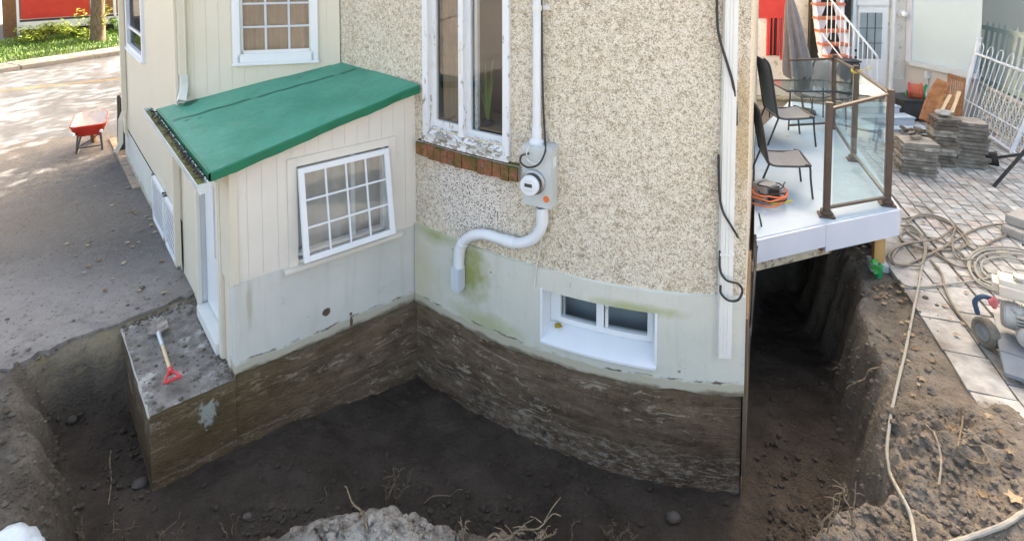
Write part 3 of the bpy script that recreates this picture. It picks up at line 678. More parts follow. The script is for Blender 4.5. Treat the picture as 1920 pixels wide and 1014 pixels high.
# ================================================================ house
HT=8.2
house=thing('house','cream and pebbledash house with a green lean-to roof and a dug-out foundation','house',(A0[0],A0[1],0))
def hp(name,mb,m,parent=house,**k): return mb.build(name,m,parent,**k)
# --- window openings on the pebbledash wall
uwl,uwb=WB.inv(803,260); uwr,_=WB.inv(950,270); 
UW=(uwl,uwr,zat(WB,878,252)-.02,uwl*0+zat(WB,878,252)+2.3)
bl,_=WB.inv(1017,600); br,_=WB.inv(1230,620); bzt=zat(WB,1120,566); bzb=zat(WB,1130,664)
BW=(bl,br,bzb,bzt)
mb=MB(); WB.sheet(mb,0,SE,ZS-.03,HT,[UW],0); hp('pebbledash_wall',mb,M['pebble'])
mb=MB(); WS.sheet(mb,0,WS.L[-1],-2.3,HT,[],0); hp('side_wall',mb,M['pebble'])
mb=MB(); WB.sheet(mb,SC-.08,SE,-1.3,.3,[BW],-.03,bot=None); hp('foundation',mb,M['found'])
def jag(seed,amp=.035,base=0): return lambda q: base+amp*float(fbm(q*3.1+seed,seed*1.7,4,seed))+.5*amp*float(fbm(q*14,seed,3,seed+3))
jb=jag(3); 
def cem_bot(q): return jb(q)+(.0 if not(bl-.05<q<br+.05) else min(0,bzb-.06-jb(q)))
mb=MB(); WB.sheet(mb,SC,SE+.0,0,ZS,[BW],.022,ds=.03,bot=cem_bot,top=lambda q: ZS+.012*float(fbm(q*4,1.5,3,8)),depth=.05)
# top ledge of the band
qs=np.linspace(SC,SE,40)
for a,b in zip(qs[:-1],qs[1:]): 
    t=lambda q: ZS+.012*float(fbm(q*4,1.5,3,8))
    mb.poly([WB.P(a,t(a),.022),WB.P(b,t(b),.022),WB.P(b,ZS+.012,-.01),WB.P(a,ZS+.012,-.01)])
cem=hp('cement_band',mb,M['cement'])
mb=MB(); WS.slab(mb,-.0,1.2,-.75,ZS-.2,.0,.03); WS.slab(mb,1.2,3.4,-2.2,.2,.0,.03); hp('side_cement',mb,M['found'])
# --- lean-to porch
LA=WA.L[-1]
cFL=WL.P(-.10,zL,.16); cFL=np.array([*(WA.P(-.17,0,.11)[:2]),zL]); cFR=np.array([*WA.P(LA+.0,0,.11)[:2],zR_front])
cBR=np.array([*WB.p[0],zR_back]); cBL=np.array([*(WU.xy(-.22)),zL+.02])
# front right corner pushed into the pebbledash
cFR[:2]=np.array(WB.P(SC-.02,0,.0)[:2])+np.array(WA.nrm(0))*.13
for _p,_r in ((cFL,321),(cFR,157),(cBR,116),(cBL,204)): _p[2]=over(_p,_r)
print('roof corners',[(round(960+F*(q[0]/(q[1]*math.cos(PITCH)+(HC-q[2])*math.sin(PITCH)))),round(q[2],2)) for q in (cFL,cFR,cBR,cBL)])
zL=cFL[2]+.0; zR_front=cFR[2]
def ztop(q): 
    k=q/WA.L[-1]; return zL+(zR_front-zL)*k-.05
sl_,zt_=WA.inv(556,380); sr_,_=WA.inv(727,340); wzb=zat(WA,640,462); wzt=zat(WA,640,292)
PW=(sl_,sr_,wzb,wzt)
mb=MB(); WA.sheet(mb,0,LA,ZS-.02,ztop(0)-.001,[PW],.0015,top=ztop); hp('porch_backing',mb,M['cream_trim'])
# vertical boards
mb=MB(); q=.0
edges=[0]; 
while edges[-1]<LA-.07: edges.append(edges[-1]+random.choice([.125,.13,.135]))
edges[-1]=LA
for a,b in zip(edges[:-1],edges[1:]):
    a2,b2=a+.0022,b-.0022
    def piece(a,b,z0,z1a,z1b):
        if b-a<.004: return
        mb.hexa([WA.P(a,z0,-.012),WA.P(b,z0,-.012),WA.P(b,z0,.006),WA.P(a,z0,.006),WA.P(a,z1a,-.012),WA.P(b,z1b,-.012),WA.P(b,z1b,.006),WA.P(a,z1a,.006)])
    if b2<=PW[0] or a2>=PW[1]: piece(a2,b2,ZS+.004,ztop(a2),ztop(b2))
    else:
        for (c,d) in ((a2,min(b2,PW[0])),(max(a2,PW[1]),b2)): piece(c,d,ZS+.004,ztop(c),ztop(d))
        c,d=max(a2,PW[0]),min(b2,PW[1]); piece(c,d,ZS+.004,PW[2],PW[2]); piece(c,d,PW[3],ztop(c),ztop(d))
hp('porch_siding',mb,M['cream_trim'])
ja=jag(9,.03)
mb=MB(); WA.sheet(mb,0,LA-.012,0,ZS,[],.0,ds=.03,bot=lambda q:ja(q)+.02*0,depth=.05); 
# left return of the cement base, round the corner under the door side
WL.sheet(mb,0,.16,-.05,ZS,[],.0)
hp('porch_cement_base',mb,M['cementA'])
mb=MB(); WA.sheet(mb,.0,LA+.08,-1.3,.2,[],-.03); hp('porch_foundation',mb,M['found'])
# pale render strip just above the soil line
# corner boards
mb=MB()
WA.slab(mb,-.012,.05,ZS-.02,zL-.03,.006,.02); WL.slab(mb,-.02,.30,ZS-.03,zL-.03,.0,.02)
WL.slab(mb,.302,.345,-.0,zL-.03,.0,.03)
hp('corner_board',mb,M['cream'],bevel=.003)
# casing and sash of the porch window
cw=.085
mb=MB(); l,r_,b,t=PW
WA.slab(mb,l-cw,l,b-.03,t+cw,.006,.028); WA.slab(mb,r_,r_+cw,b-.03,t+cw,.006,.028); WA.slab(mb,l,r_,t,t+cw,.006,.028)
win=thing  # placeholder
pw=hp('window',mb,M['cream_trim'],bevel=.003); pw['label']='small hinged porch window standing open under the green roof'
mb=MB(); WA.slab(mb,l-cw-.05,r_+cw+.05,b-.065,b-.028,.0,.075); hp('sill',mb,M['cream_trim'],pw,bevel=.004)
mb=MB(); WA.reveal(mb,(l,r_,b-.03,t),.006,-.16); hp('reveal',mb,M['white'],pw)
fr=MB()
for (a,b_,c_,d_) in ((l,l+.03,b,t),(r_-.03,r_,b,t),(l,r_,t-.03,t),(l,r_,b,b+.03)): WA.slab(fr,a,b_,c_,d_,-.14,-.07)
WA.slab(fr,(l+r_)/2+.1,(l+r_)/2+.14,b,t,-.13,-.08); hp('inner_frame',fr,M['white'],pw)
# awning sash: hinged at the head, foot swung out, hanging a little askew
tx=WA.tan(0); nx_=WA.nrm(0); pv0=WA.P(l,t-.012,.036); Hs=(t-b)*.93; Ws=(r_-l)-.02
angs=R(9.5)
def sash(u,v,o):
    """u along, v down from hinge, o thickness outwards"""
    dn=np.array([nx_[0]*math.sin(angs),nx_[1]*math.sin(angs),-math.cos(angs)]); on=np.array([nx_[0]*math.cos(angs),nx_[1]*math.cos(angs),math.sin(angs)])
    return pv0+np.array([tx[0],tx[1],0])*(u-.0)+dn*v+on*o
def sbox(mb,u0,u1,v0,v1,o0,o1): mb.hexa([sash(u0,v1,o0),sash(u1,v1,o0),sash(u1,v1,o1),sash(u0,v1,o1),sash(u0,v0,o0),sash(u1,v0,o0),sash(u1,v0,o1),sash(u0,v0,o1)])
mb=MB(); fw=.052
sbox(mb,0,fw,0,Hs,0,.045); sbox(mb,Ws-fw,Ws,0,Hs,0,.045); sbox(mb,fw,Ws-fw,0,fw,0,.044); sbox(mb,fw,Ws-fw,Hs-fw,Hs,0,.044)
for k in (1,2,3): u=fw+(Ws-2*fw)*k/4; sbox(mb,u-.008,u+.008,fw,Hs-fw,.012,.034)
for k in (1,2): v=fw+(Hs-2*fw)*k/3; sbox(mb,fw,Ws-fw,v-.008,v+.008,.014,.036)
hp('sash',mb,M['white'],pw,bevel=.003)
mb=MB(); mb.poly([sash(fw,fw,.02),sash(Ws-fw,fw,.02),sash(Ws-fw,Hs-fw,.02),sash(fw,Hs-fw,.02)]); hp('pane',mb,M['pane'],pw)
def curtain(wall,s0,s1,z0,z1,o,amp,wl,m,par,seed=1):
    mb=MB(); n=int((s1-s0)/.012); 
    for z in (z0,z1): pass
    rows=[mb.vs([wall.P(s0+(s1-s0)*k/n,z,o+amp*math.sin(k*.012*2*math.pi/wl+1.3*math.sin(k*.05+seed))) for k in range(n+1)]) for z in (z0,z1)]
    for k in range(n): mb.face([rows[0]+k,rows[0]+k+1,rows[1]+k+1,rows[1]+k])
    return hp('curtain',mb,m,par,smooth=True)
def room(wall,o0,depth,s0,s1,z0,z1,m,name='room_lining',par=house):
    mb=MB(); f=lambda q,z,o: wall.P(q,z,o)
    a,b=o0,o0-depth
    mb.poly([f(s0,z0,b),f(s1,z0,b),f(s1,z1,b),f(s0,z1,b)])
    for (p,q_) in (((s0,z0),(s1,z0)),((s1,z0),(s1,z1)),((s1,z1),(s0,z1)),((s0,z1),(s0,z0))): mb.poly([f(*p,a),f(*q_,a),f(*q_,b),f(*p,b)])
    return hp(name,mb,m,par)
room(WA,-.165,.45,l-.1,r_+.1,b-.1,t+.05,M['room2']); curtain(WA,l,r_,b,t,-.20,.008,.11,M['pane_sheen'],pw,2)  # pale curtain added behind the sash to imitate its grey reflection
# --- lean-to roof
def Lr(sl,z,o): return WL.P(sl,z,o)
ov=.10
NU,NV=26,16
def rp(u,v,dz=0):
    p=(cFL*(1-u)+cFR*u)*(1-v)+(cBL*(1-u)+cBR*u)*v
    e=min(v,1-v,u,1-u); 
    q=p.copy(); q[2]+=dz+.012*float(fbm(u*4,v*3,3,50))-.012*max(0,.06-v)/.06
    if v<.02: q[:2]+=WA.nrm(0)*.012*float(fbm(u*9,0,3,51))
    return q
mb=MB(); g=[[mb.vs([rp(i/NU,j/NV)]) for i in range(NU+1)] for j in range(NV+1)]
for j in range(NV):
    for i in range(NU): mb.face([g[j][i],g[j][i+1],g[j+1][i+1],g[j+1][i]])
roof=hp('lean_to_roof',mb,M['roof'],smooth=True)
mb=MB(); th=.075
def edge_strip(path,outw):
    n=len(path); rows=[]
    for k,p in enumerate(path):
        t=th*(1+.18*float(fbm(k*.35,3,3,60)))
        rows.append(mb.vs([p+[0,0,.006],p+outw*.016+[0,0,-.004],p+outw*.016+[0,0,-t],p-outw*.03+[0,0,-t-.004],p-outw*.03+[0,0,.0]]))
    for a,b in zip(rows[:-1],rows[1:]):
        for k in range(4): mb.face([a+k,b+k,b+k+1,a+k+1])
nA=np.array([*WA.nrm(0),0]); nL=np.array([*WL.nrm(0),0])
edge_strip([rp(i/40,0) for i in range(41)],nA); edge_strip([rp(0,j/20) for j in range(21)],nL)
hp('roof_edge',mb,M['roof_edge'],roof)
mb=MB()
def strip_on_roof(u0,v0,u1,v1,wd,n=30):
    for k in range(n):
        if random.random()<.02: continue
        a,b=k/n,(k+1)/n
        pa=(u0+(u1-u0)*a,v0+(v1-v0)*a+.006*math.sin(k*1.3)); pb=(u0+(u1-u0)*b,v0+(v1-v0)*b+.006*math.sin((k+1)*1.3)); w1=wd*random.uniform(.6,.9)
        mb.poly([rp(pa[0],pa[1]-w1,.005),rp(pb[0],pb[1]-w1,.005),rp(pb[0],pb[1]+w1,.006),rp(pa[0],pa[1]+w1,.006)])
strip_on_roof(.02,.72,.97,.70,.010); hp('roof_seam',mb,M['roof_seam'],roof)
mb=MB(); und_=[rp(0,0,-th),rp(1,0,-th),rp(1,1,-th),rp(0,1,-th)]; mb.poly(und_); hp('soffit',mb,M['cream_trim'],roof)
# gutter along the left eave
ga=rp(0,-.03)+nL*.03+[0,0,-.10]; gb=rp(0,1.06)+nL*.03+[0,0,-.07]
mb=MB(); gd=gb-ga
prof=[(0,.06),(0,-.03),(.075,-.03),(.095,.06),(.085,.06),(.068,-.02),(.008,-.02),(.008,.06)]
ra=mb.vs([ga+nL*x+[0,0,z] for x,z in prof]); rb=mb.vs([gb+nL*x+[0,0,z] for x,z in prof])
for k in range(len(prof)): mb.face([ra+k,ra+(k+1)%8,rb+(k+1)%8,rb+k])
mb.poly([ga+nL*x+[0,0,z] for x,z in prof[:4]]); mb.poly([gb+nL*x+[0,0,z] for x,z in prof[:4]])
gut=hp('gutter',mb,M['gutter'])
mb=MB(); NG=60
rows=[]
for k in range(NG+1):
    p=ga+gd*(.01+.98*k/NG); rows.append(mb.vs([p+nL*x+[0,0,.035+.018*float(fbm(k*.3,x*20,3,70))] for x in (.0,.02,.04,.06,.083)]))
for a,b in zip(rows[:-1],rows[1:]):
    for k in range(4): mb.face([a+k,a+k+1,b+k+1,b+k])
hp('moss',mb,M['debris'],gut)
mb=MB()
for k in range(260):
    p=ga+gd*random.uniform(.02,.98)+nL*random.gauss(.022,.016)+[0,0,.055+random.uniform(0,.012)]; mb.sphere(p,random.uniform(.006,.016),1,.3,(1,1,.6))
stuff(hp('rotten_debris',mb,M['black'],gut))
# --- door side of the porch (plane of the left wall)
zLs=zL-.06
mb=MB(); WL.sheet(mb,.16,sU,-.1,zLs,[(.40,1.22,.02,1.62)],.0); hp('porch_side_wall',mb,M['cream'])
mb=MB()
for (a,b,c_,d_) in ((.345,.42,-.02,1.68),(1.2,1.29,-.02,1.68),(.42,1.2,1.6,1.68)): WL.slab(mb,a,b,c_,d_,.0,.035)
door=hp('door',mb,M['cream_trim'],bevel=.004); door['label']='narrow white porch door with a tall glass light'
mb=MB(); WL.slab(mb,.44,1.18,.10,1.6,-.09,-.045)
hp('door_leaf',mb,M['white'],door,bevel=.003)
mb=MB(); WL.slab(mb,.55,.78,.75,1.5,-.05,-.036); hp('pane',mb,M['pane_sheen'],door)
mb=MB()
for (a,b,c_,d_) in ((.52,.55,.72,1.53),(.78,.81,.72,1.53),(.55,.78,.72,.75),(.55,.78,1.5,1.53)): WL.slab(mb,a,b,c_,d_,-.05,-.03)
hp('moulding',mb,M['white'],door)
mb=MB(); WL.slab(mb,.42,1.2,-.02,.09,-.10,.06); hp('threshold',mb,M['offwhite'],door,bevel=.004)
mb=MB(); WL.reveal(mb,(.40,1.22,.02,1.62),.0,-.11); hp('jamb',mb,M['white'],door)
mb=MB(); p=WL.P(.48,.66,-.02); mb.box(p,(.03,.05,.07)); hp('handle',mb,M['brass'] if 'brass' in M else M['ash'],door)
# --- left wall of the tall wing
LL=WL.L[-1]
wl0=WL.inv(270,60)[0]; wl1=WL.inv(243,60)[0]; wlb=zat(WL,268,102)
LW=(wl0,wl1,wlb,wlb+1.5)
mb=MB(); WL.sheet(mb,sU,LL,.62,HT,[LW],.0); hp('wing_side_wall',mb,M['cream'])
mb=MB(); q=sU+.06
while q<LL-.05:
    if q<LW[0]-.05 or q>LW[1]+.05: WL.slab(mb,q,q+.052,.64,HT,.0,.006)
    else: WL.slab(mb,q,q+.052,.64,LW[2]-.06,.0,.006); WL.slab(mb,q,q+.052,LW[3]+.06,HT,.0,.006)
    q+=.06
hp('wing_side_siding',mb,M['cream'])
mb=MB(); WL.sheet(mb,sU,LL,-.1,.62,[],.012); hp('wing_cement_base',mb,M['cementA'])
for a_,b_,c_ in ((LL-.16,LL+.02,.5),(LL-.34,LL-.30,.5),(sU-.05,sU+.05,zL-.1)): mb=MB(); WL.slab(mb,a_,b_,c_,HT,.0,.03); hp('wing_corner_board',mb,M['cream'],bevel=.004)
mb=MB(); 
for (a,b,c_,d_) in ((LW[0]-.07,LW[0],LW[2]-.07,LW[3]+.07),(LW[1],LW[1]+.07,LW[2]-.07,LW[3]+.07),(LW[0],LW[1],LW[2]-.07,LW[2]),(LW[0],LW[1],LW[3],LW[3]+.07)): WL.slab(mb,a,b,c_,d_,-.02,.045)
WL.slab(mb,LW[0]-.09,LW[1]+.09,LW[2]-.10,LW[2]-.07,.0,.07)
wn_=hp('window',mb,M['white'],bevel=.004); wn_['label']='white side window seen edge-on, high on the left wall'
mb=MB(); WL.sheet(mb,LW[0],LW[1],LW[2],LW[3],[],-.01); hp('pane',mb,M['dim_pane'],wn_)
mb=MB(); WL.slab(mb,LW[0],LW[1],LW[2]+.25,LW[2]+.29,-.02,.01); hp('sash_rail',mb,M['white'],wn_)
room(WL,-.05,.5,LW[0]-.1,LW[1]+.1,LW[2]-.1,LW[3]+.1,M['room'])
# lattice skirt panels
mb=MB(); 
for (s0,s1) in ((sU+.12,sU+.85),(sU+.92,sU+1.75)):
    for (a,b,c_,d_) in ((s0,s0+.05,.02,.66),(s1-.05,s1,.02,.66),(s0,s1,.61,.66),(s0,s1,.02,.07)): WL.slab(mb,a,b,c_,d_,.012,.05)
    k=s0-.6
    while k<s1:
        for sg in (1,-1):
            pts=[]
            for tt in np.linspace(0,.55,12):
                q=k+tt if sg==1 else k+.55-tt
                if s0+.04<q<s1-.04: pts.append((q,.06+tt))
            if len(pts)>1:
                o=.03 if sg==1 else .038
                mb.bar(WL.P(*pts[0],o),WL.P(*pts[-1],o),.022,.007,up=(*WL.nrm(0),0))
        k+=.075
skirt=hp('lattice_skirt',mb,M['white'])
# --- upper wall behind the lean-to roof
LU=WU.L[-1]; w0,_=WU.inv(437,60); w1,_=WU.inv(597,60); uzb=zat(WU,515,122)+.05
UW2=(w0+.05,w1-.05,uzb+.05,uzb+1.6)
mb=MB(); WU.sheet(mb,0,LU,zL-.2,HT,[UW2],.0085); hp('wing_front_backing',mb,M['cream'])
mb=MB(); q=.05
while q<LU-.02:
    e=min(q+.135,LU); a,b=q+.003,e-.003
    if b<=UW2[0] or a>=UW2[1]: WU.slab(mb,a,b,zL-.2,HT,.0,.012)
    else:
        for (c,d) in ((a,min(b,UW2[0])),(max(a,UW2[1]),b)):
            if d-c>.005: WU.slab(mb,c,d,zL-.2,HT,.0,.012)
        c,d=max(a,UW2[0]),min(b,UW2[1]); WU.slab(mb,c,d,zL-.2,UW2[2],.0,.012); WU.slab(mb,c,d,UW2[3],HT,.0,.012)
    q+=.135
WU.slab(mb,-.02,.05,zL-.1,HT,.0,.03); WU.slab(mb,LU-.11,LU-.0,zL,HT,.012,.03)
hp('wing_front_siding',mb,M['cream'])
l,r_,b,t=UW2; mb=MB()
for (a,b_,c_,d_) in ((l-.05,l+.035,b-.05,t+.05),(r_-.035,r_+.05,b-.05,t+.05),(l,r_,b-.05,b+.05),(l,r_,t,t+.05)): WU.slab(mb,a,b_,c_,d_,-.05,.05)
WU.slab(mb,l-.06,r_+.06,b-.085,b-.05,.0,.065)
w2=hp('window',mb,M['white'],bevel=.005); w2['label']='white gridded window with brown curtains above the green roof'
mb=MB(); il,ir,ib=l+.035,r_-.035,b+.05
for (a,b_,c_,d_) in ((il,il+.022,ib,t),(ir-.022,ir,ib,t),(il,ir,ib,ib+.035)): WU.slab(mb,a,b_,c_,d_,-.03,.0)
hp('sash',mb,M['offwhite'],w2)
mb=MB()
for k in (1,2): u=il+(ir-il)*k/3+.01; WU.slab(mb,u-.011,u+.011,ib+.03,t,-.025,-.008)
zm=ib+.035
for z in (zm+.28,zm+.56,zm+.84,zm+1.12): WU.slab(mb,il+.02,ir-.02,z-.011,z+.011,-.024,-.006)
hp('glazing_bars',mb,M['bluegrey'],w2)
mb=MB(); mb.poly([WU.P(il,ib,-.018),WU.P(ir,ib,-.018),WU.P(ir,t,-.018),WU.P(il,t,-.018)]); hp('pane',mb,M['pane'],w2)
curtain(WU,il-.05,ir+.05,b-.1,t,-.10,.018,.10,M['curtain'],w2)
room(WU,-.06,.5,l-.1,r_+.1,b-.15,t+.1,M['room2'])
# --- tall timber window in the pebbledash
l,r_,b,t=UW; mb=MB(); fw=.055
WB.slab(mb,l-.05,l+.03,b-.10,t,-.09,.035); WB.slab(mb,r_-.03,r_+.045,b-.10,t,-.09,.035)
big=hp('window',mb,M['wwood'],bevel=.004); big['label']='tall old timber window with flaking paint above the brick sill'
mb=MB(); n=14
for k in range(n):                               # sloping flaked sill
    a,b_=l+.03+(r_-l-.06)*k/n,l+.03+(r_-l-.06)*(k+1)/n
    mb.hexa([WB.P(a,b-.10,.03),WB.P(b_,b-.10,.03),WB.P(b_,b-.08,-.10),WB.P(a,b-.08,-.10),WB.P(a,b-.055,.055),WB.P(b_,b-.055,.055),WB.P(b_,b+.03,-.10),WB.P(a,b+.03,-.10)])
WB.slab(mb,l-.05,r_+.045,b-.15,b-.095,-.02,.05)
hp('sill',mb,M['peel'],big)
mc=l+(r_-l)*.47; zt_=t
def casement(s0,s1,o,m,rail=.05):
    mb=MB()
    for (a,b_,c_,d_) in ((s0,s0+.045,b,t),(s1-.03,s1,b,t),(s0,s1,b+.0,b+rail)): WB.slab(mb,a,b_,c_,d_,o-.04,o)
    return mb
hp('casement',casement(l+.03,mc-.03,-.045,M['wwood'],.07),M['wwood'],big); hp('casement',casement(mc+.03,r_-.03,-.045,M['wwood'],.05),M['conduit'],big)
mb=MB(); WB.slab(mb,mc-.035,mc+.03,b-.02,t,-.07,.02); hp('mullion',mb,M['wwood'],big,bevel=.004)
mb=MB(); WB.slab(mb,mc-.012,mc+.006,b+.62,b+.95,.019,.0215); hp('finger_pull',mb,M['cream'],big)
for (s0,s1) in ((l+.07,mc-.05),(mc+.07,r_-.055)):
    mb=MB(); mb.poly([WB.P(s0,b+.04,-.065),WB.P(s1,b+.04,-.065),WB.P(s1,t,-.065),WB.P(s0,t,-.065)]); hp('pane',mb,M['pane'],big)
curtain(WB,l+.07,mc-.06,b-.2,t,-.16,.012,.09,M['curtain'],big,3)
mb=MB(); WB.slab(mb,mc+.085,mc+.12,b,t,-.14,-.10); hp('inner_sash',mb,M['wwood'],big)
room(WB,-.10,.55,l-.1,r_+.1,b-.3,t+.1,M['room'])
mb=MB(); WB.slab(mb,l-.05,r_+.05,b+.05,b+.07,-.62,-.12); hp('inner_ledge',mb,M['curtain'],big)
# brick sill: a soldier course
q0,_=WB.inv(786,270); q1,_=WB.inv(976,310); zb=b-.15; mb=MB(); nb=14
for k in range(nb):
    a=q0+(q1-q0)*k/nb+.004; e=q0+(q1-q0)*(k+1)/nb-.004; h=.165+random.uniform(-.008,.008); o=.06+random.uniform(-.008,.008); kk=random.uniform(.75,1.2)
    P=[WB.P(a,zb-h,-.01),WB.P(e,zb-h,-.01),WB.P(e,zb-h,o),WB.P(a,zb-h,o),WB.P(a,zb+.0,-.01),WB.P(e,zb+.0,-.01),WB.P(e,zb-.035,o),WB.P(a,zb-.035,o)]
    mb.hexa(P,col=(.36*kk,.145*kk,.085*kk))
hp('brick_sill',mb,M['brick'])
mb=MB(); WB.slab(mb,q0,q1,zb-.155,zb-.02,-.005,.04); hp('sill_mortar',mb,M['concrete'])
# --- basement window in its splayed recess
l,r_,b,t=BW; DP=.16; mb=MB(); f=WB.P
zi=b+.10; iw0,iw1=l+.03,r_-.02
for quad in ([f(l,b,.024),f(l,t,.024),f(iw0,t-.0,-DP),f(iw0,zi,-DP)],[f(r_,t,.024),f(r_,b,.024),f(iw1,zi,-DP),f(iw1,t,-DP)],[f(l,t,.024),f(r_,t,.024),f(iw1,t,-DP),f(iw0,t,-DP)]): mb.poly(quad)
bw=hp('window',mb,M['white']); bw['label']='low white sliding basement window in the cement band'
mb=MB(); WB.slab(mb,l-.012,l+.012,b-.02,t+.01,.0,.034); WB.slab(mb,r_-.012,r_+.008,b-.02,t+.0,.0,.03); hp('trim',mb,M['white'],bw)
mb=MB(); n=10
for k in range(n):
    a,e=l+(r_-l)*k/n,l+(r_-l)*(k+1)/n
    mb.poly([f(a,b,.05),f(e,b,.05),f(e,zi,-DP),f(a,zi,-DP)]); mb.poly([f(a,b-.02,.05),f(e,b-.02,.05),f(e,b,.05),f(a,b,.05)])
sillm=mottle('specked_white_sill',(.70,.73,.77),(.76,.79,.82),3,.45,.05,30,(.20,.17,.14),34,.66,vec='pos'); hp('sill',mb,sillm,bw)
cx_=(iw0+iw1)/2+.0
mb=MB()
for (a,e,c_,d_) in ((iw0,iw0+.10,zi,t),(iw1-.05,iw1,zi,t),(iw0,iw1,zi,zi+.05),(iw0,iw1,t-.03,t),(cx_-.035,cx_+.035,zi,t)): WB.slab(mb,a,e,c_,d_,-DP-.04,-DP+.02)
hp('sash_frame',mb,M['white'],bw)
mb=MB(); WB.slab(mb,cx_+.045,cx_+.075,zi+.05,t-.03,-DP-.035,-DP); WB.slab(mb,iw0+.11,iw0+.13,zi+.05,t,-DP-.06,-DP-.03); mb.box(f(cx_+.065,(zi+t)/2+.03,-DP+.012),(.016,.02,.05)); hp('latch',mb,M['offwhite'],bw)
for (a,e) in ((iw0+.10,cx_-.035),(cx_+.035,iw1-.05)):
    mb=MB(); mb.poly([f(a,zi+.04,-DP-.01),f(e,zi+.04,-DP-.01),f(e,t,-DP-.01),f(a,t,-DP-.01)]); hp('pane',mb,M['pane'],bw)
room(WB,-DP-.05,.6,l-.1,r_+.1,zi-.15,t+.05,M['roomblue'])
mb=MB(); WB.slab(mb,iw0,iw1,zi-.1,zi+.13,-DP-.35,-DP-.25); hp('inner_ledge',mb,M['bluegrey'],bw)
# --- roof and rear, closing the volume
BK=np.array(WL.xy(LL))+np.array(WA.tan(0))*6.6
outl=[WU.xy(0)]+[WB.p[i] for i in range(0,len(WB.p),3)]+[WB.p[-1],WS.xy(WS.L[-1]),BK,WL.xy(LL)]
mb=MB(); mb.poly([(p[0],p[1],HT) for p in outl]); hp('roof',mb,M['charcoal'])
mb=MB(); 
for a,b in ((WS.xy(WS.L[-1]),BK),(BK,WL.xy(LL))): mb.poly([(a[0],a[1],-.2),(b[0],b[1],-.2),(b[0],b[1],HT),(a[0],a[1],HT)])
hp('rear_wall',mb,M['pebble'])
# --- downspouts (fixed to the house)
def downspout(wall,s0,z0,z1,wd,dp,m,kick=0):
    mb=MB(); wall.slab(mb,s0-wd/2,s0+wd/2,z0,z1,.012,.012+dp)
    for k in range(3): wall.slab(mb,s0-wd/2+.012+k*(wd-.024)/3,s0-wd/2+.012+(k+.6)*(wd-.024)/3,z0+.02,z1,.012+dp,.016+dp)
    for z in np.arange(z0+.9,z1,1.5): wall.slab(mb,s0-wd/2-.006,s0+wd/2+.006,z,z+.02,.010,.022+dp)
    return hp('downspout',mb,m)
sd,_=WB.inv(1361,300); zdb=zat(WB,1372,676,.1); d1=downspout(WB,sd,max(zdb,.02),HT-.1,.105,.065,M['offwhite']); d1['label']='long white downspout at the right-hand corner'
d2=downspout(WU,.075,zL+.42,HT-.1,.085,.06,M['cream']); d2['label']='cream downspout emptying onto the green roof'
mb=MB(); p0=WU.P(.075,zL+.43,.042)
pts=[p0,p0+[0,0,-.12],p0+[0,0,-.20]+np.array([*WU.nrm(0),0])*.02,p0+[0,0,-.30]+np.array([*WU.nrm(0),0])*.10]
mb.tube(pts,[.05,.05,.052,.058],4,cap=False)
for k in range(4): mb.tube([p0+[0,0,-.03-.035*k],p0+[0,0,-.045-.035*k]],.056,4)
hp('elbow',mb,M['offwhite'],d2)
mb=MB(); q=LL-.42; WL.slab(mb,q-.04,q+.04,1.0,HT,.02,.09); mb.tube([WL.P(q,1.0,.055),WL.P(q-.05,.85,.12),WL.P(q-.05,.45,.13),WL.P(q-.02,.3,.2)],.05,4); d3=hp('downspout',mb,M['cream']); d3['label']='cream downspout at the far corner of the left wall'
mb=MB(); WL.slab(mb,sU-.035,sU+.035,.12,zL-.12,.025,.085); d4=hp('downspout',mb,M['cream']); d4['label']='cream downspout under the left end of the gutter'
# ================================================================ concrete landing by the porch door
sF,_z=WA.inv(281,795); zt_=-.035
mb=MB(); WA.sheet(mb,sF,0.0,-.95,zt_,[],-.012,ds=.05,top=lambda q: zt_+.012*float(fbm(q*8,2,3,90)))
land=thing('concrete_landing','rough concrete landing block under the porch door, bare face to the pit','landing',WA.P(sF/2,0,-.5))
land_face=hp('front_face',mb,M['found'],land)
bk=WL.xy(1.62)-WL.xy(0)
fl=WA.P(sF,zt_,-.012); fr_=WA.P(0.0,zt_,-.012); bl_=np.array([*(gz(226,607,zt_)[:2]),zt_+.0]); br_=np.array([*(WL.xy(1.55)),zt_])
mb=MB(); n=24
def lt(u,v,dz=0):
    p=(fl*(1-u)+fr_*u)*(1-v)+(bl_*(1-u)+br_*u)*v; p=p.copy(); p[2]+=dz+.014*float(fbm(p[0]*5,p[1]*5,4,91)); return p
g=[[mb.vs([lt(i/n,j/n)]) for i in range(n+1)] for j in range(n+1)]
for j in range(n):
    for i in range(n): mb.face([g[j][i],g[j][i+1],g[j+1][i+1],g[j+1][i]])
hp('top_face',mb,M['found_top'] if 'found_top' in M else M['found_dark'],land,smooth=True)
mb=MB()
for j in range(n): 
    a,b=lt(0,j/n),lt(0,(j+1)/n); mb.poly([a+[0,0,-.001],b+[0,0,-.001],(b[0],b[1],-.95),(a[0],a[1],-.95)],uv=[(j*.06,0),(j*.06+.06,0),(j*.06+.06,-.9),(j*.06,-.9)])
hp('side_face',mb,M['found'],land)
mb=MB(); mb.tube([lt(0,j/12,-.012)+np.array([0,0,.004*math.sin(j*2.1)]) for j in range(13)],[.008+.008*random.random() for j in range(13)],6); hp('chipped_edge',mb,M['concrete'],land)
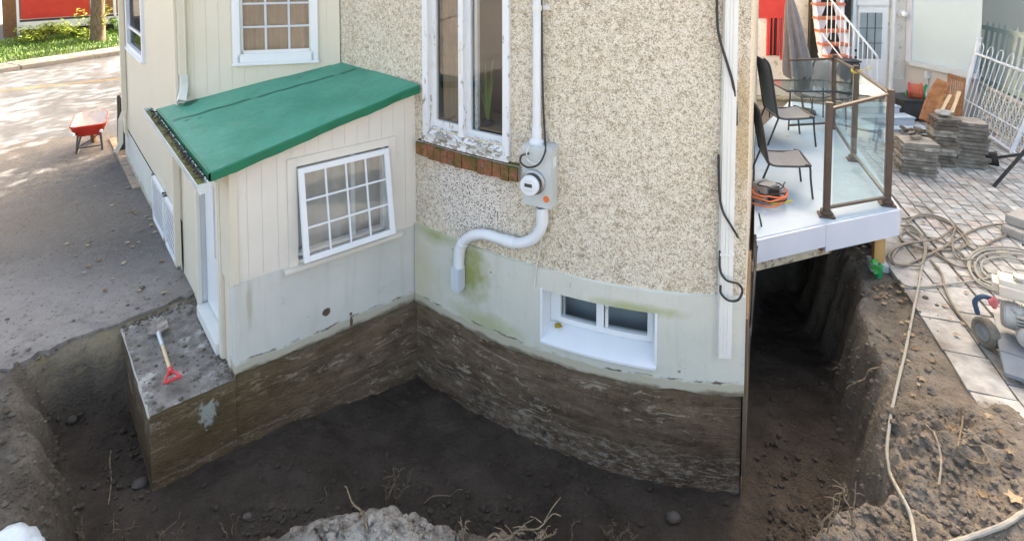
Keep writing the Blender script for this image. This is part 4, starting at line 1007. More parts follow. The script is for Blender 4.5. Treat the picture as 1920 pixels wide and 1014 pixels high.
# ================================================================ electric meter, conduit
sr_b,_=WB.inv(1046,330); sl_b=sr_b-.275; zmt=zat(WB,1010,281,.2); zmb=zat(WB,1010,392,.2); dpt=.175
mt=thing('electric_meter','grey electric meter box with round glass meter on the pebbledash wall','electric meter',WB.P((sl_b+sr_b)/2,(zmt+zmb)/2,0))
mb=MB(); WB.slab(mb,sl_b,sr_b,zmb,zmt,.0,dpt,ds=1); mt_box=hp('box',mb,M['meterbox'],mt,bevel=.006)
mb=MB(); WB.slab(mb,sl_b-.004,sr_b+.004,zmt-.055,zmt+.004,.0,dpt+.005,ds=1); hp('lid',mb,M['meterbox'],mt,bevel=.005)
cz=zmb+(zmt-zmb)*.43; cs=sl_b+.115; nv=np.array([*WB.nrm(cs),0])
mb=MB(); mb.lathe(WB.P(cs,cz,dpt-.002),nv,[(0,.112),(.022,.112),(.03,.10),(.032,.095)],28); hp('ring',mb,M['steel'],mt,smooth=True)
mb=MB(); mb.lathe(WB.P(cs,cz,dpt+.03),nv,[(0,.088),(.05,.088)],28); hp('collar',mb,M['charcoal'],mt,smooth=True)
mb=MB(); mb.lathe(WB.P(cs,cz,dpt+.08),nv,[(0,.088),(.035,.086),(.045,.078),(.047,.0)],28); dial=hp('dial',mb,M['conduit'],mt,smooth=True)
mb=MB(); WB.slab(mb,cs-.034,cs+.034,cz-.004,cz+.026,dpt+.126,dpt+.1295,ds=1); hp('display',mb,M['lcd'],dial)
mb=MB(); 
for z,wd in ((-.03,.045),(-.042,.035),(.045,.03)): WB.slab(mb,cs-wd,cs+wd,cz+z,cz+z+.005,dpt+.126,dpt+.1285,ds=1)
hp('dial_markings',mb,M['meterbox'],dial)
mb=MB(); mb.lathe(WB.P(sr_b-.045,zmb+.09,dpt),nv,[(0,.030),(.002,.030)],12); hp('seal_sticker',mb,M['orange'],mt)
tv=np.array([*WB.tan(sr_b),0]); mb=MB(); p=WB.P(sr_b,zmt-.13,.09)+tv*.002; mb.box(p,(.003,.06,.09),np.array([tv,nv,[0,0,1]]).T); hp('rating_plate',mb,M['white'],mt)
scn,_=WB.inv(1008,150,.05)
mb=MB(); mb.tube([WB.P(scn,zmt-.0,.065),WB.P(scn,HT-.2,.065)],.040,14); cnd=mb
mb.tube([WB.P(scn,zmt-.0,.065),WB.P(scn,zmt+.16,.065)],.047,14)
mb.lathe(WB.P(scn,zmt,.065),(0,0,1),[(0,.07),(.03,.07),(.05,.052)],14)
mp=hp('supply_conduit',mb,M['conduit'],mt,smooth=True)
mb=MB(); zc=zat(WB,1008,16,.06); mb.tube([WB.P(scn,zc-.02,.065),WB.P(scn,zc+.03,.065)],.048,14); WB.slab(mb,scn,scn+.10,zc-.015,zc+.025,.0,.03,ds=1); hp('pipe_clip',mb,M['offwhite'],mp,smooth=True)
path=[(1016,388),(1017,408),(1014,428),(1000,447),(975,456),(945,450),(912,440),(888,441),(870,452),(862,470),(860,500)]
pts=[WB.P(*WB.inv(x,y,.075),.075) for x,y in path]
mb=MB(); sp=spline(pts,6); mb.tube(sp,.050,14)
def sleeve(i,j,r): mb.tube(sp[i:j],r,14)
sleeve(0,10,.057); sleeve(26,31,.056); sleeve(len(sp)-12,len(sp),.056)
mo=hp('outlet_conduit',mb,M['conduit'],mt,smooth=True)
sq,_=WB.inv(860,520,.07); zq1=zat(WB,860,497,.07); zq0=zat(WB,860,545,.07)
mb=MB(); WB.slab(mb,sq-.05,sq+.05,zq0+.03,zq1,.024,.13,ds=1); WB.slab(mb,sq-.035,sq+.035,zq0,zq0+.031,.024,.12,ds=1); mb.lathe(WB.P(sq,zq1-.005,.075),(0,0,1),[(0,.058),(.03,.058),(.05,.05)],14); hp('elbow_box',mb,M['bluegrey'],mt,bevel=.008)
mb=MB(); WB.slab(mb,sq-.046,sq+.046,zq0+.035,zq1-.005,.1305,.134,ds=1); hp('cover_plate',mb,M['bluegrey'],mt)
def cable(name,label,pts,r,m,cat='cable',group=None,n=6,sm=6):
    mb=MB(); mb.tube(spline(pts,sm),r,n); o=mb.build(name,m,smooth=True); tag(o,label,cat,group); return o
def wp(px,py,o): return WB.P(*WB.inv(px,py,o),o)
cable('black_cable','thin black cable running down beside the grey conduit and looping at the meter',[wp(1015,-60,.06),wp(1016,60,.06),wp(1018,180,.06),wp(1022,262,.05),wp(1022,285,.20),wp(1010,308,.23),wp(990,314,.23),wp(976,304,.23),wp(978,292,.22),wp(992,288,.2)],.009,M['cable'])
cable('white_wire','white wire hooped over the top of the meter box',[wp(1000,268,.1),wp(988,282,.22),wp(990,300,.22),wp(1004,308,.22),wp(1014,300,.22)],.006,M['string'])
cable('white_string','thin white cord hanging from the bent conduit over the cement band',[wp(1016,440,.10),wp(1012,470,.05),wp(1005,505,.04),wp(1002,537,.04)],.007,M['string'])
cable('black_cable','black cable slanting down across the upper corner downspout',[wp(1344,-40,.06),wp(1345,40,.06),wp(1350,75,.11),wp(1362,115,.11),wp(1374,155,.09),wp(1380,200,.05),wp(1381,235,.03)],.011,M['cable'])
cable('black_cable','black cable drooping past the lower downspout with a loop above its foot',[wp(1347,290,.06),wp(1349,360,.06),wp(1355,395,.10),wp(1372,425,.11),wp(1384,445,.09)],.010,M['cable'])
cable('black_cable','black cable loop curled round the foot of the corner downspout',[wp(1350,470,.07),wp(1350,505,.08),wp(1362,525,.12),wp(1384,532,.12),wp(1392,545,.10),wp(1384,562,.12),wp(1366,563,.12),wp(1352,550,.11),wp(1351,535,.10)],.010,M['cable'])
def cp(px,py,Y): return ay(px,py,Y)
cable('black_cable','bundle of dark cables falling down the bare corner of the house below the deck',[cp(1416,440,5.9),cp(1417,480,5.7),cp(1413,540,5.4),cp(1408,600,5.2),cp(1402,650,5.02),cp(1399,690,4.94)],.013,M['cable'])
cable('black_cable','second thin cable hanging at the house corner and turning up under the deck',[cp(1423,400,6.2),cp(1428,430,6.2),cp(1421,455,6.0),cp(1415,500,5.6),cp(1411,560,5.3),cp(1407,630,5.1)],.010,M['cable'])
mb=MB(); mb.sphere(Bp(1047,614,-.08)+np.array([0,0,.02]),.03,2,.3,(1.2,.8,.6)); tag(mb.build('foam_lump',M['sponge']),'ochre lump of foam in the corner of the basement sill','foam')
mb=MB(); p=wp(826,262,.05); mb.box(p+np.array([0,0,.03]),(.10,.06,.045),Matrix.Rotation(-.5,3,'Z')); tag(mb.build('mortar_chunk',M['concrete'],bevel=.01),'pale broken chunk lying on the left end of the brick sill','rubble')
# plant behind the right-hand pane of the tall window
pl=thing('house_plant','spiky green plant behind the right pane of the tall timber window','plant',WB.P(mc+.2,UW[2]+.07,-.2))
mb=MB()
for k in range(9):
    a=random.uniform(-1,1); L=random.uniform(.3,.75) if k!=4 else .8; b0=WB.P(mc+.16,UW[2]+.08,-.22); tvv=np.array([*WB.tan(mc),0])
    pts=[b0+tvv*a*.25*t*L+np.array([0,0,1])*L*(t-.25*abs(a)*t*t) for t in np.linspace(0,1,7)]
    mb.tube(pts,[.012*(1-t)+.002 for t in np.linspace(0,1,7)],4)
hp('leaf_blades',mb,M['green'],pl)
mb=MB(); mb.lathe(WB.P(mc+.16,UW[2]+.07,-.22),(0,0,1),[(0,.05),(.06,.06)],14); hp('pot',mb,M['charcoal'],pl)
# ================================================================ deck
DZ=.69
D1=np.array([*(WS.xy(1.45)),DZ]); D1=gz(1414,447,DZ); Dm=gz(1545,418,DZ); D2=gz(1683,390,DZ); E3=gz(1618,296,DZ); E4=gz(1583,248,DZ); B1=gz(1608,204,DZ); B2=gz(1480,190,DZ); B3=np.array([*WS.xy(5.2),DZ])
deck=thing('deck','pale blue painted deck with bronze glass railing over the dug trench','deck',[D2[0]-.5,D2[1]+.5,0])
poly=[D1,Dm,D2,E3,E4,B1,B2,B3]
def extrude(mb,P,z1,z0):
    n=len(P); a=mb.vs([(p[0],p[1],z1) for p in P]); b=mb.vs([(p[0],p[1],z0) for p in P]); mb.face(range(a,a+n)); mb.face(list(range(b,b+n))[::-1])
    for k in range(n): mb.face([a+k,b+k,b+(k+1)%n,a+(k+1)%n])
mb=MB(); extrude(mb,poly,DZ,DZ-.05); hp('deck_floor',mb,M['deck'],deck)
mb=MB(); up=np.array([0,0,1.0])
def board(mb,a,b,z1,z0,th=.03,out=.0):
    t=(b-a)/np.linalg.norm(b-a); nn=np.array([t[1],-t[0],0]); a=a+nn*out; b=b+nn*out
    mb.hexa([(a[0],a[1],z0),(a[0]+nn[0]*th,a[1]+nn[1]*th,z0),(b[0]+nn[0]*th,b[1]+nn[1]*th,z0),(b[0],b[1],z0),(a[0],a[1],z1),(a[0]+nn[0]*th,a[1]+nn[1]*th,z1),(b[0]+nn[0]*th,b[1]+nn[1]*th,z1),(b[0],b[1],z1)])
fz=DZ-.012
board(mb,D1,Dm,fz,fz-.255); hp('fascia',mb,M['fascia'],deck)
mb=MB(); board(mb,Dm+(D2-Dm)*.004,D2,fz,fz-.315); hp('fascia',mb,M['fascia'],deck)
mb=MB(); board(mb,D2,E3,fz,fz-.315); board(mb,E3,E4,fz,fz-.3); hp('fascia',mb,M['fascia'],deck)
mb=MB(); a=D1+(Dm-D1)*.0+[0,.05,0]; board(mb,D1,Dm+(D2-Dm)*.12,fz-.26,fz-.37,.05,-.06); hp('rim_joist',mb,M['rot'],deck)
mb=MB(); a=D1+[0,.4,0]
for k in range(6): 
    p=D1+(D2-D1)*(k+.5)/6+[.1,.1,-.06]; mb.bar(p+[0,0,-.07],p+np.array([.9,2.6,-.07]),.05,.14)
hp('joists',mb,M['rot'],deck)
pb=gz(1652,494,0); mb=MB(); pz=DZ-.06; mb.box((pb[0],pb[1]+.06,pz/2+.0),(.115,.115,pz),Matrix.Rotation(-.3,3,'Z')); hp('support_post',mb,M['post'],deck,bevel=.004)
mb=MB(); mb.box((pb[0],pb[1]+.06,-.05),(.2,.2,.11),Matrix.Rotation(-.3,3,'Z')); hp('post_footing',mb,M['bluegrey'],deck,bevel=.01)
rl=thing  # railing: part of the deck with its own pieces
PB=[gz(1549,405,DZ),gz(1663,384,DZ),gz(1600,301,DZ),gz(1561,241,DZ)]
PT=[over(PB[0],196),over(PB[1],172),over(PB[2],126),over(PB[3],106)]
mb=MB()
def lerp(a,b,t): return a+(b-a)*t
rail=None
hr=lambda i: PB[i]+[0,0,min(PT[i],DZ+1.45)-DZ]
mb=MB(); 
def railbar(mb,a,b,z1,z2,w=.05,h=.032,m0=.03): 
    d=(b-a)/np.linalg.norm(b-a); mb.bar(np.array([a[0],a[1],z1])+d*m0,np.array([b[0],b[1],z2])-d*m0,w,h)
TPZ=[min(t,DZ+1.45) for t in PT]
railbar(mb,PB[0],PB[1],TPZ[0]-.055,TPZ[1]-.03); rail=hp('railing',mb,M['dark_metal'],deck,bevel=.004)
PB.append(gz(1475,246,DZ)); TPZ.append(TPZ[3])
for (i,j) in ((1,2),(2,3),(3,4)):
    mb=MB(); railbar(mb,PB[i],PB[j],TPZ[i]-.04,TPZ[j]-.04); hp('rail',mb,M['dark_metal'],rail,bevel=.004)
for (i,j) in ((0,1),(1,2),(2,3),(3,4)):
    mb=MB(); railbar(mb,PB[i],PB[j],DZ+.10,DZ+.10,.04,.03); hp('rail',mb,M['dark_metal'],rail,bevel=.003)
    mb=MB(); d=(PB[j]-PB[i])/np.linalg.norm(PB[j]-PB[i]); a=PB[i]+d*.09; b=PB[j]-d*.09
    nn=np.array([d[1],-d[0],0])*.004
    mb.hexa([a-nn+[0,0,.11],b-nn+[0,0,.11],b+nn+[0,0,.11],a+nn+[0,0,.11],[a[0]-nn[0],a[1]-nn[1],TPZ[i]-.06],[b[0]-nn[0],b[1]-nn[1],TPZ[j]-.06],[b[0]+nn[0],b[1]+nn[1],TPZ[j]-.06],[a[0]+nn[0],a[1]+nn[1],TPZ[i]-.06]]); hp('glass_panel',mb,M['rail_glass'],rail)
for i in range(4):
    p=PB[i]; mb=MB(); mb.box((p[0],p[1],(DZ+TPZ[i])/2+.01),(.07,.07,TPZ[i]-DZ),Matrix.Rotation(-.3,3,'Z')); mb.box((p[0],p[1],TPZ[i]+.015),(.078,.078,.02),Matrix.Rotation(-.3,3,'Z')); hp('post',mb,M['dark_metal'],rail,bevel=.006)
    mb=MB(); mb.box((p[0],p[1],DZ+.014),(.17,.15,.028),Matrix.Rotation(-.3,3,'Z')); mb.box((p[0],p[1],DZ+.05),(.11,.10,.05),Matrix.Rotation(-.3,3,'Z')); hp('post_base',mb,M['dark_metal'],rail,bevel=.006)
# steps to the yard
st=thing('garden_steps','pale blue painted steps leading down from the deck to the pavers','steps',(7.5,11.0,0))
for k in range(4):
    z=.60-.15*k; yy=11.35-.27*k; mb=MB(); x0=6.95+.02*k; x1=7.95+.12*k
    mb.hexa([(x0,yy-.02,0),(x1,yy-.02,0),(x1,yy+.30,0),(x0,yy+.30,0),(x0,yy-.02,z-.035),(x1,yy-.02,z-.035),(x1,yy+.30,z-.035),(x0,yy+.30,z-.035)]); hp('riser',mb,M['fascia'],st)
    mb=MB(); mb.box(((x0+x1)/2,yy+.12,z-.016),(x1-x0+.03,.34,.035)); hp('tread',mb,M['deck'],st,bevel=.006)
# rope on the railing post
p=np.array([PB[2][0],PB[2][1],TPZ[2]-.05]); mb=MB()
for k in range(3): mb.tube([p+np.array([.06*math.cos(a),.06*math.sin(a),-.012*k+.01*math.sin(a*3)]) for a in np.linspace(0,6.28,16)],.009,5)
mb.tube(spline([p+[.05,-.03,0],p+[.12,-.05,.03],p+[.17,-.04,.06],p+[.2,-.05,.03]],5),.008,5); tag(mb.build('rope_tie',M['yellowrope'],smooth=True),'yellow rope tied round the middle railing post','rope')
# ---- sling chairs
def make_chair(label,loc,rz,sc=1,hb=1.0):
    t=thing('patio_chair',label,'chair',(0,0,0),'sling chairs on the deck')
    w_=.26; prof=[]; n=14
    seat=[(-.22,.40),(-.1,.385),(.05,.39),(.18,.42),(.24,.435),(.275,.415)]
    mb=MB(); rows=[mb.vs([(-w_,y,z),(0,y,z-.012),(w_,y,z)]) for y,z in seat]
    for a,b in zip(rows[:-1],rows[1:]):
        for k in range(2): mb.face([a+k,a+k+1,b+k+1,b+k])
    hp('seat',mb,M['sling'],t,smooth=True)
    back=[(-.225,.42),(-.27,.6),(-.32,.8*hb),(-.37,.97*hb),(-.43,1.03*hb)]
    mb=MB(); rows=[mb.vs([(-w_,y,z),(0,y-.015,z),(w_,y,z)]) for y,z in back]
    for a,b in zip(rows[:-1],rows[1:]):
        for k in range(2): mb.face([a+k,a+k+1,b+k+1,b+k])
    hp('backrest',mb,M['sling'],t,smooth=True)
    for s_ in (-1,1):
        x=s_*(w_+.01)
        mb=MB(); mb.tube(spline([(x,.30,0),(x,.27,.25),(x,.255,.41),(x,.20,.43)],5),.013,8); hp('leg',mb,M['charcoal'],t,smooth=True)
        mb=MB(); mb.tube(spline([(x,-.36,0),(x,-.29,.2),(x,-.22,.40)],5),.013,8); hp('leg',mb,M['charcoal'],t,smooth=True)
        mb=MB(); mb.tube(spline([(x,.27,.42),(x,.05,.395),(x,-.2,.40),(x,-.255,.55),(x,-.32,.8*hb),(x,-.37,.97*hb),(x,-.44,1.04*hb)],6),.016,8); hp('side_frame',mb,M['charcoal'],t,smooth=True)
    mb=MB(); mb.tube([(-w_,.27,.42),(w_,.27,.42)],.013,8); mb.tube([(-w_,-.22,.39),(w_,-.22,.39)],.011,8); hp('cross_bar',mb,M['dark_metal'],t,smooth=True)
    t.location=tuple(float(c) for c in loc); t.rotation_euler.z=rz; t.scale=(sc,sc,sc); return t
c1=gz(1466,352,DZ); make_chair('grey sling chair nearest the trench, its back against the house wall',(c1[0],c1[1],DZ),R(-103),1.0,1.15)
c2=gz(1463,262,DZ); make_chair('taller grey sling chair at the rear by the closed parasol',(c2[0]+.1,c2[1],DZ),R(-95),1.12,1.2)
c3=gz(1546,222,DZ); make_chair('grey sling chair half hidden behind the glass railing and table',(c3[0]-.1,c3[1]+.3,DZ),R(110),.95)
tp=gz(1512,232,DZ); tb=thing('patio_table','glass-topped patio table behind the railing','table',(tp[0],tp[1],DZ))
mb=MB(); mb.box((tp[0],tp[1],DZ+.70),(1.1,.8,.012)); hp('table_top',mb,M['rail_glass'],tb)
mb=MB(); 
for a,b in (((-.55,-.4),(.55,-.4)),((.55,-.4),(.55,.4)),((.55,.4),(-.55,.4)),((-.55,.4),(-.55,-.4))): mb.tube([(tp[0]+a[0],tp[1]+a[1],DZ+.69),(tp[0]+b[0],tp[1]+b[1],DZ+.69)],.015,6)
hp('rim',mb,M['charcoal'],tb)
for x in (-.5,.5):
    for y in (-.36,.36): mb=MB(); mb.tube([(tp[0]+x,tp[1]+y,DZ),(tp[0]+x*.95,tp[1]+y*.95,DZ+.69)],.014,6); hp('leg',mb,M['charcoal'],tb)
# parasol
ub=gz(1507,212,DZ); ut=ay(1479,-14,ub[1]); um=ay(1497,142,ub[1])
um_=thing('parasol','closed grey-brown parasol standing by the red board','parasol',(ub[0],ub[1],DZ)); ax=(ut-um)/np.linalg.norm(ut-um); L=np.linalg.norm(ut-um)
mb=MB(); N=40; rings=[]; uu=np.cross(ax,[0,1.0,0]); uu/=np.linalg.norm(uu); vv=np.cross(ax,uu)
for t,r in ((0,.225),(.12,.22),(.3,.195),(.5,.16),(.7,.12),(.85,.085),(.95,.05),(1,.03)):
    rings.append(mb.vs([um+ax*L*t+(uu*math.cos(2*math.pi*k/N)+vv*math.sin(2*math.pi*k/N))*r*(1+.28*math.cos(8*2*math.pi*k/N+t*1.5)*(1-t*.5))+ax*(.06*math.cos(8*2*math.pi*k/N) if t==0 else 0) for k in range(N)]))
for a,b in zip(rings[:-1],rings[1:]):
    for k in range(N): mb.face([a+k,a+(k+1)%N,b+(k+1)%N,b+k])
hp('canopy',mb,M['umb'],um_,smooth=True)
mb=MB(); mb.tube([ub,um+ax*.2],.022,8); mb.tube([ut-ax*.05,ut+ax*.1],.02,8); hp('pole',mb,M['dark_metal'],um_); mb=MB(); mb.lathe(ub,(0,0,1),[(0,.22),(.06,.2),(.08,.05)],18); hp('base',mb,M['bin'],um_)
# cable heap and box on the deck
bx=gz(1436,378,DZ); t=thing('junction_box','dark open box among the cables on the deck edge','box',(bx[0],bx[1],DZ)); mb=MB(); mb.box((bx[0],bx[1]+.05,DZ+.11),(.24,.2,.22),Matrix.Rotation(.5,3,'Z')); hp('case',mb,M['concrete'],t,bevel=.008); mb=MB(); mb.box((bx[0]+.075,bx[1]-.055,DZ+.11),(.19,.012,.18),Matrix.Rotation(.5,3,'Z')); hp('opening_shade',mb,M['black'],t)  # flat black plate standing in for the dark inside of the box
def coil(c,r,turns,zr,seed,sq=1):
    rg=random.Random(seed); P=[]
    for k in range(int(turns*10)+1):
        a=2*math.pi*k/10; rr=r*(1+rg.uniform(-.18,.18)); P.append(np.array([c[0]+rr*math.cos(a)*sq,c[1]+rr*math.sin(a),c[2]+zr*k/(turns*10)+rg.uniform(-.01,.012)]))
    return P
cable('extension_cord','orange extension cord coiled round the dark box on the deck',coil((bx[0]-.02,bx[1]-.08,DZ+.015),.19,3,.18,5),.010,M['orange'],'cord')
cable('black_cable','black cable coiled on the deck beside the orange cord',coil((bx[0]+.04,bx[1]-.06,DZ+.02),.15,3,.26,6),.009,M['cable'])
cable('yellow_cord','yellow cord end lying on the pale blue deck',[gz(1438,382,DZ)+[0,0,.012],gz(1455,384,DZ)+[0,0,.012],gz(1472,381,DZ)+[0,0,.012],gz(1486,378,DZ)+[0,0,.012]],.011,M['yellowrope'],'cord')
# ================================================================ house behind
BY=14.0
def bx_(px): return (px-960)/F*(BY*math.cos(PITCH)+(HC-0)*math.sin(PITCH)*0)*1.0
bh=thing('back_house','rough white stucco house at the end of the yard with a white glazed door','house',(8,BY,0))
def bq(px,py,dy=0): return ay(px,py,BY-dy)
def brect(mb,x0,y0,x1,y1,d0,d1):
    a=bq(x0,y1); b=bq(x1,y0); mb.hexa([(a[0],BY-d1,a[2]),(b[0],BY-d1,a[2]),(b[0],BY-d0,a[2]),(a[0],BY-d0,a[2]),(a[0],BY-d1,b[2]),(b[0],BY-d1,b[2]),(b[0],BY-d0,b[2]),(a[0],BY-d0,b[2])])
xl=bq(1395,100)[0]; xr=bq(1700,100)[0]
mb=MB(); mb.hexa([(xl,BY,-.1),(xr,BY,-.1),(xr,BY+4,-.1),(xl,BY+4,-.1),(xl,BY,8.5),(xr,BY,8.5),(xr,BY+4,8.5),(xl,BY+4,8.5)]); hp('wall',mb,M['backstucco'],bh)
mb=MB(); brect(mb,1395,148,1700,192,.0,.03); hp('plinth',mb,M['cementA'],bh)
mb=MB(); brect(mb,1420,-60,1478,34,.0,.05); hp('red_board',mb,M['redwall'],bh)
mb=MB(); brect(mb,1462,34,1478,112,.0,.05); brect(mb,1436,34,1443,104,.0,.06); brect(mb,1446,34,1450,104,.0,.05); brect(mb,1455,34,1460,104,.0,.06); hp('red_slats',mb,M['redwall'],bh)
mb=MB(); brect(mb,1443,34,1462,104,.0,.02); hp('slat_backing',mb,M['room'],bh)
mb=MB()
for (x0,y0,x1,y1) in ((1590,-20,1603,178),(1664,-20,1676,178),(1603,-20,1664,10)): brect(mb,x0,y0,x1,y1,.0,.09)
dr=hp('door',mb,M['white'],bh,bevel=.005)
mb=MB(); brect(mb,1603,10,1664,176,.0,.04); hp('door_leaf',mb,M['white'],dr)
mb=MB(); brect(mb,1607,22,1653,112,.0,.052); brect(mb,1606,20,1655,23,.0,.06); hp('light_frame',mb,M['white'],dr)
mb=MB(); brect(mb,1608,24,1652,110,.05,.056); hp('pane',mb,mottle('frosted_door_glass',(.25,.31,.34),(.33,.39,.42),3,.15,0,vec='pos'),dr)
mb=MB()
for x in (1622,1637): brect(mb,x,24,x+1.2,110,.056,.061)
for y in (52,80): brect(mb,1608,y,1652,y+1.2,.056,.060)
hp('glazing_bars',mb,M['charcoal'],dr)
for y in (95,108): mb=MB(); q=bq(1604,y,.08); mb.sphere(q,.035,2); hp('knob',mb,M['black'],dr)
mb=MB(); brect(mb,1586,-40,1592,30,.0,.12); brect(mb,1592,-40,1676,-20,.0,.12); hp('green_trim',mb,mottle('dark_green_trim',(.01,.12,.06),(.02,.16,.08),3,.5,.05,vec='pos'),bh)
q=bq(1689,26,.0); wl=thing('wall_lamp','white round wall lamp on the stucco beside the glazed door','lamp',(q[0],BY,q[2])); mb=MB(); mb.lathe((q[0],BY,q[2]),(0,-1,0),[(0,.10),(.03,.10),(.04,.06)],18); hp('backplate',mb,M['offwhite'],wl,smooth=True); mb=MB(); mb.sphere((q[0],BY-.12,q[2]),.085,2); hp('globe',mb,M['white'],wl,smooth=True)
# outside stair
sc_=thing('outside_stair','white outside stair with red treads beside the glazed door','stair',(bq(1560,150)[0],13,0))
trd=[(1523,1580,-18,13.7),(1525,1580,8,13.5),(1528,1584,34,13.3),(1532,1588,58,13.1),(1537,1590,83,12.9),(1547,1592,106,12.7)]
for (x0,x1,y,Y) in trd:
    a=ay(x0,y,Y); b=ay(x1,y,Y); mb=MB(); mb.hexa([(a[0],Y-.13,a[2]-.03),(b[0],Y-.13,a[2]-.03),(b[0],Y+.13,a[2]-.03),(a[0],Y+.13,a[2]-.03),(a[0],Y-.13,a[2]+.03),(b[0],Y-.13,a[2]+.03),(b[0],Y+.13,a[2]+.03),(a[0],Y+.13,a[2]+.03)]); hp('tread',mb,M['terra'],sc_,bevel=.008)
for s_ in (0,1):
    mb=MB()
    for (x0,x1,y,Y),(u0,u1,v,W) in zip(trd[:-1],trd[1:]):
        a=ay(x1 if s_ else x0,y,Y); b=ay(u1 if s_ else u0,v,W); k=-.10 if s_ else .10
        mb.bar(a+[k*.4,.0,-.16],b+[k*.4,0,-.16],.05,.26); mb.hexa([(a[0],a[1]-.08,a[2]-.30),(a[0]+k*1.6,a[1]-.08,a[2]-.30),(a[0]+k*1.6,a[1]-.04,a[2]-.30),(a[0],a[1]-.04,a[2]-.30),(a[0],a[1]-.08,a[2]-.03),(a[0]+k*2.6,a[1]-.08,a[2]-.03),(a[0]+k*2.6,a[1]-.04,a[2]-.03),(a[0],a[1]-.04,a[2]-.03)])
    hp('stringer',mb,M['fascia'],sc_)
mb=MB(); a=ay(1521,-30,13.8); b=ay(1592,112,13.8); mb.hexa([(a[0],13.78,b[2]),(b[0],13.78,b[2]),(b[0],13.9,b[2]),(a[0],13.9,b[2]),(a[0],13.78,a[2]),(b[0],13.78,a[2]),(b[0],13.9,a[2]),(a[0],13.9,a[2])]); hp('gap_shade',mb,M['room'],sc_)  # dark board standing in for the shade between the open treads
h0=ay(1548,-12,12.6); h1=ay(1640,100,12.0); h2=ay(1645,112,12.0); h3=ay(1645,176,12.0); l0=ay(1540,62,12.6); l1=ay(1592,126,12.2)
mb=MB(); mb.tube(spline([h0,(h0+h1)/2,h1,h2],6),.022,8); hd=hp('handrail',mb,M['wirewhite'],sc_,smooth=True); mb=MB(); mb.tube([h2,h3],.020,8); hp('newel',mb,M['wirewhite'],hd)
for k in range(11):
    t=(k+.5)/11; a=h0+(h1-h0)*t; b=(l0+(l1-l0)*min(1,t*1.5)) if t<.66 else None
    zb_=b[2] if b is not None else .55
    mb=MB(); mb.tube([a,(a[0],a[1],max(zb_,a[2]-1.0))],.010,6); hp('baluster',mb,M['wirewhite'],hd)
mb=MB(); mb.tube([l0,l1],.014,6); hp('bottom_rail',mb,M['wirewhite'],hd)
# ================================================================ neighbour's house, fences
N0=np.array([bq(1700,100)[0],BY]); N1=ay(1838,100,12.35)[:2]; N2=np.array([18.5,3.0])
nb=thing('neighbour_house','pale blue and cream stucco house closing the right side of the yard','house',(N1[0],N1[1],0))
NW=Wall([N0,N1]); NC=Wall([np.array([13.0,15.6]),N2]); NH=9.6
mb=MB(); NW.sheet(mb,0,NW.L[-1],.0,NH,[],0); hp('wall',mb,M['sky_wall'],nb); mb=MB(); NC.sheet(mb,0,NC.L[-1],0,NH,[],0,ds=1); hp('wall',mb,M['creamwall'],nb)
mb=MB(); z0_=over(np.array([*NW.xy(.1),0]),116); NW.slab(mb,.15,NW.L[-1],z0_-.07,z0_+.05,.0,.12); hp('base_trim',mb,M['bluegrey'],nb,bevel=.01)
mb=MB(); NW.sheet(mb,0,NW.L[-1],-.1,z0_,[],.03); hp('plinth',mb,M['greybase'],nb)
mb=MB(); NW.slab(mb,.0,.13,z0_,NH,.0,.05); hp('corner_board',mb,M['fascia'],nb)
mb=MB(); mb.poly([(N0[0],N0[1],NH),(N1[0],N1[1],NH),(13.0,15.6,NH),(13,19,NH),(N0[0],19,NH)]); mb.poly([(13.0,15.6,NH),(N2[0],N2[1],NH),(25,3,NH),(25,19,NH)]); mb.poly([(N0[0],N0[1],0),(N0[0]+8,N0[1]+4,0),(N0[0]+8,N0[1]+4,NH),(N0[0],N0[1],NH)]); hp('roof',mb,M['charcoal'],nb)
q=NW.P(.6,z0_-.22,.06); mb=MB(); mb.box(q,(.1,.1,.18)); mb.tube([q+[0,0,-.1],q+[0,0,-.25]],.02,8); hp('outlet_box',mb,M['bluegrey'],nb,bevel=.01)
def frame4(b0,b1,t0,t1):
    return lambda u,v: (b0*(1-u)+b1*u)*(1-v)+(t0*(1-u)+t1*u)*v
b0=gz(1797,221,.02); b1=gz(1990,352,.02); t0=ay(1829,100,b0[1]); t1=ay(2080,196,b1[1]); FQ=frame4(b0,b1,t0,t1)
mf=thing('metal_fence','white ornamental metal fence with looped tops beside the paver stacks','fence',b0)
mb=MB(); d=(t0-b0); mb.tube([b0-d*.02,b0+d*1.22],.045,12); mb.lathe(b0+d*1.22,(0,0,1),[(0,.055),(.03,.055),(.05,.02)],12); hp('post',mb,M['wirewhite'],mf,smooth=True)
for v in (1.0,.30,.03): 
    mb=MB(); mb.tube([FQ(0,v),FQ(1,v)],.028 if v!=.3 else .016,8); hp('rail',mb,M['wirewhite'],mf,smooth=True)
NL=11
for k in range(NL):
    u0,u1=(k+.2)/NL,(k+.72)/NL; um2=(u0+u1)/2; P=[FQ(u0,.03),FQ(u0,1.0)]; h_=.16
    for a in np.linspace(0,math.pi,9): P.append(FQ(um2-(u1-u0)/2*math.cos(a),1.0+h_*.45+h_*.6*math.sin(a)))
    P+= [FQ(u1,1.0),FQ(u1,.03)]; mb=MB(); mb.tube(P,.009,6); hp('loop_bar',mb,M['wirewhite'],mf,smooth=True)
mb=MB(); p1=FQ(.62,.0); mb.tube([FQ(.60,-.0),FQ(.60,1.05)],.04,10); hp('post',mb,M['wirewhite'],mf,smooth=True)
off=np.array([.25,.15,0]); b0=gz(1800,214,0)+off; b1=gz(1990,345,0)+off; t0=ay(1826,152,b0[1]); t1=ay(2060,262,b1[1]); LQ=frame4(b0,b1,t0,t1)
lp=thing('lattice_panel','pale diamond lattice panel behind the lower half of the metal fence','lattice',b0)
mb=MB(); n=34
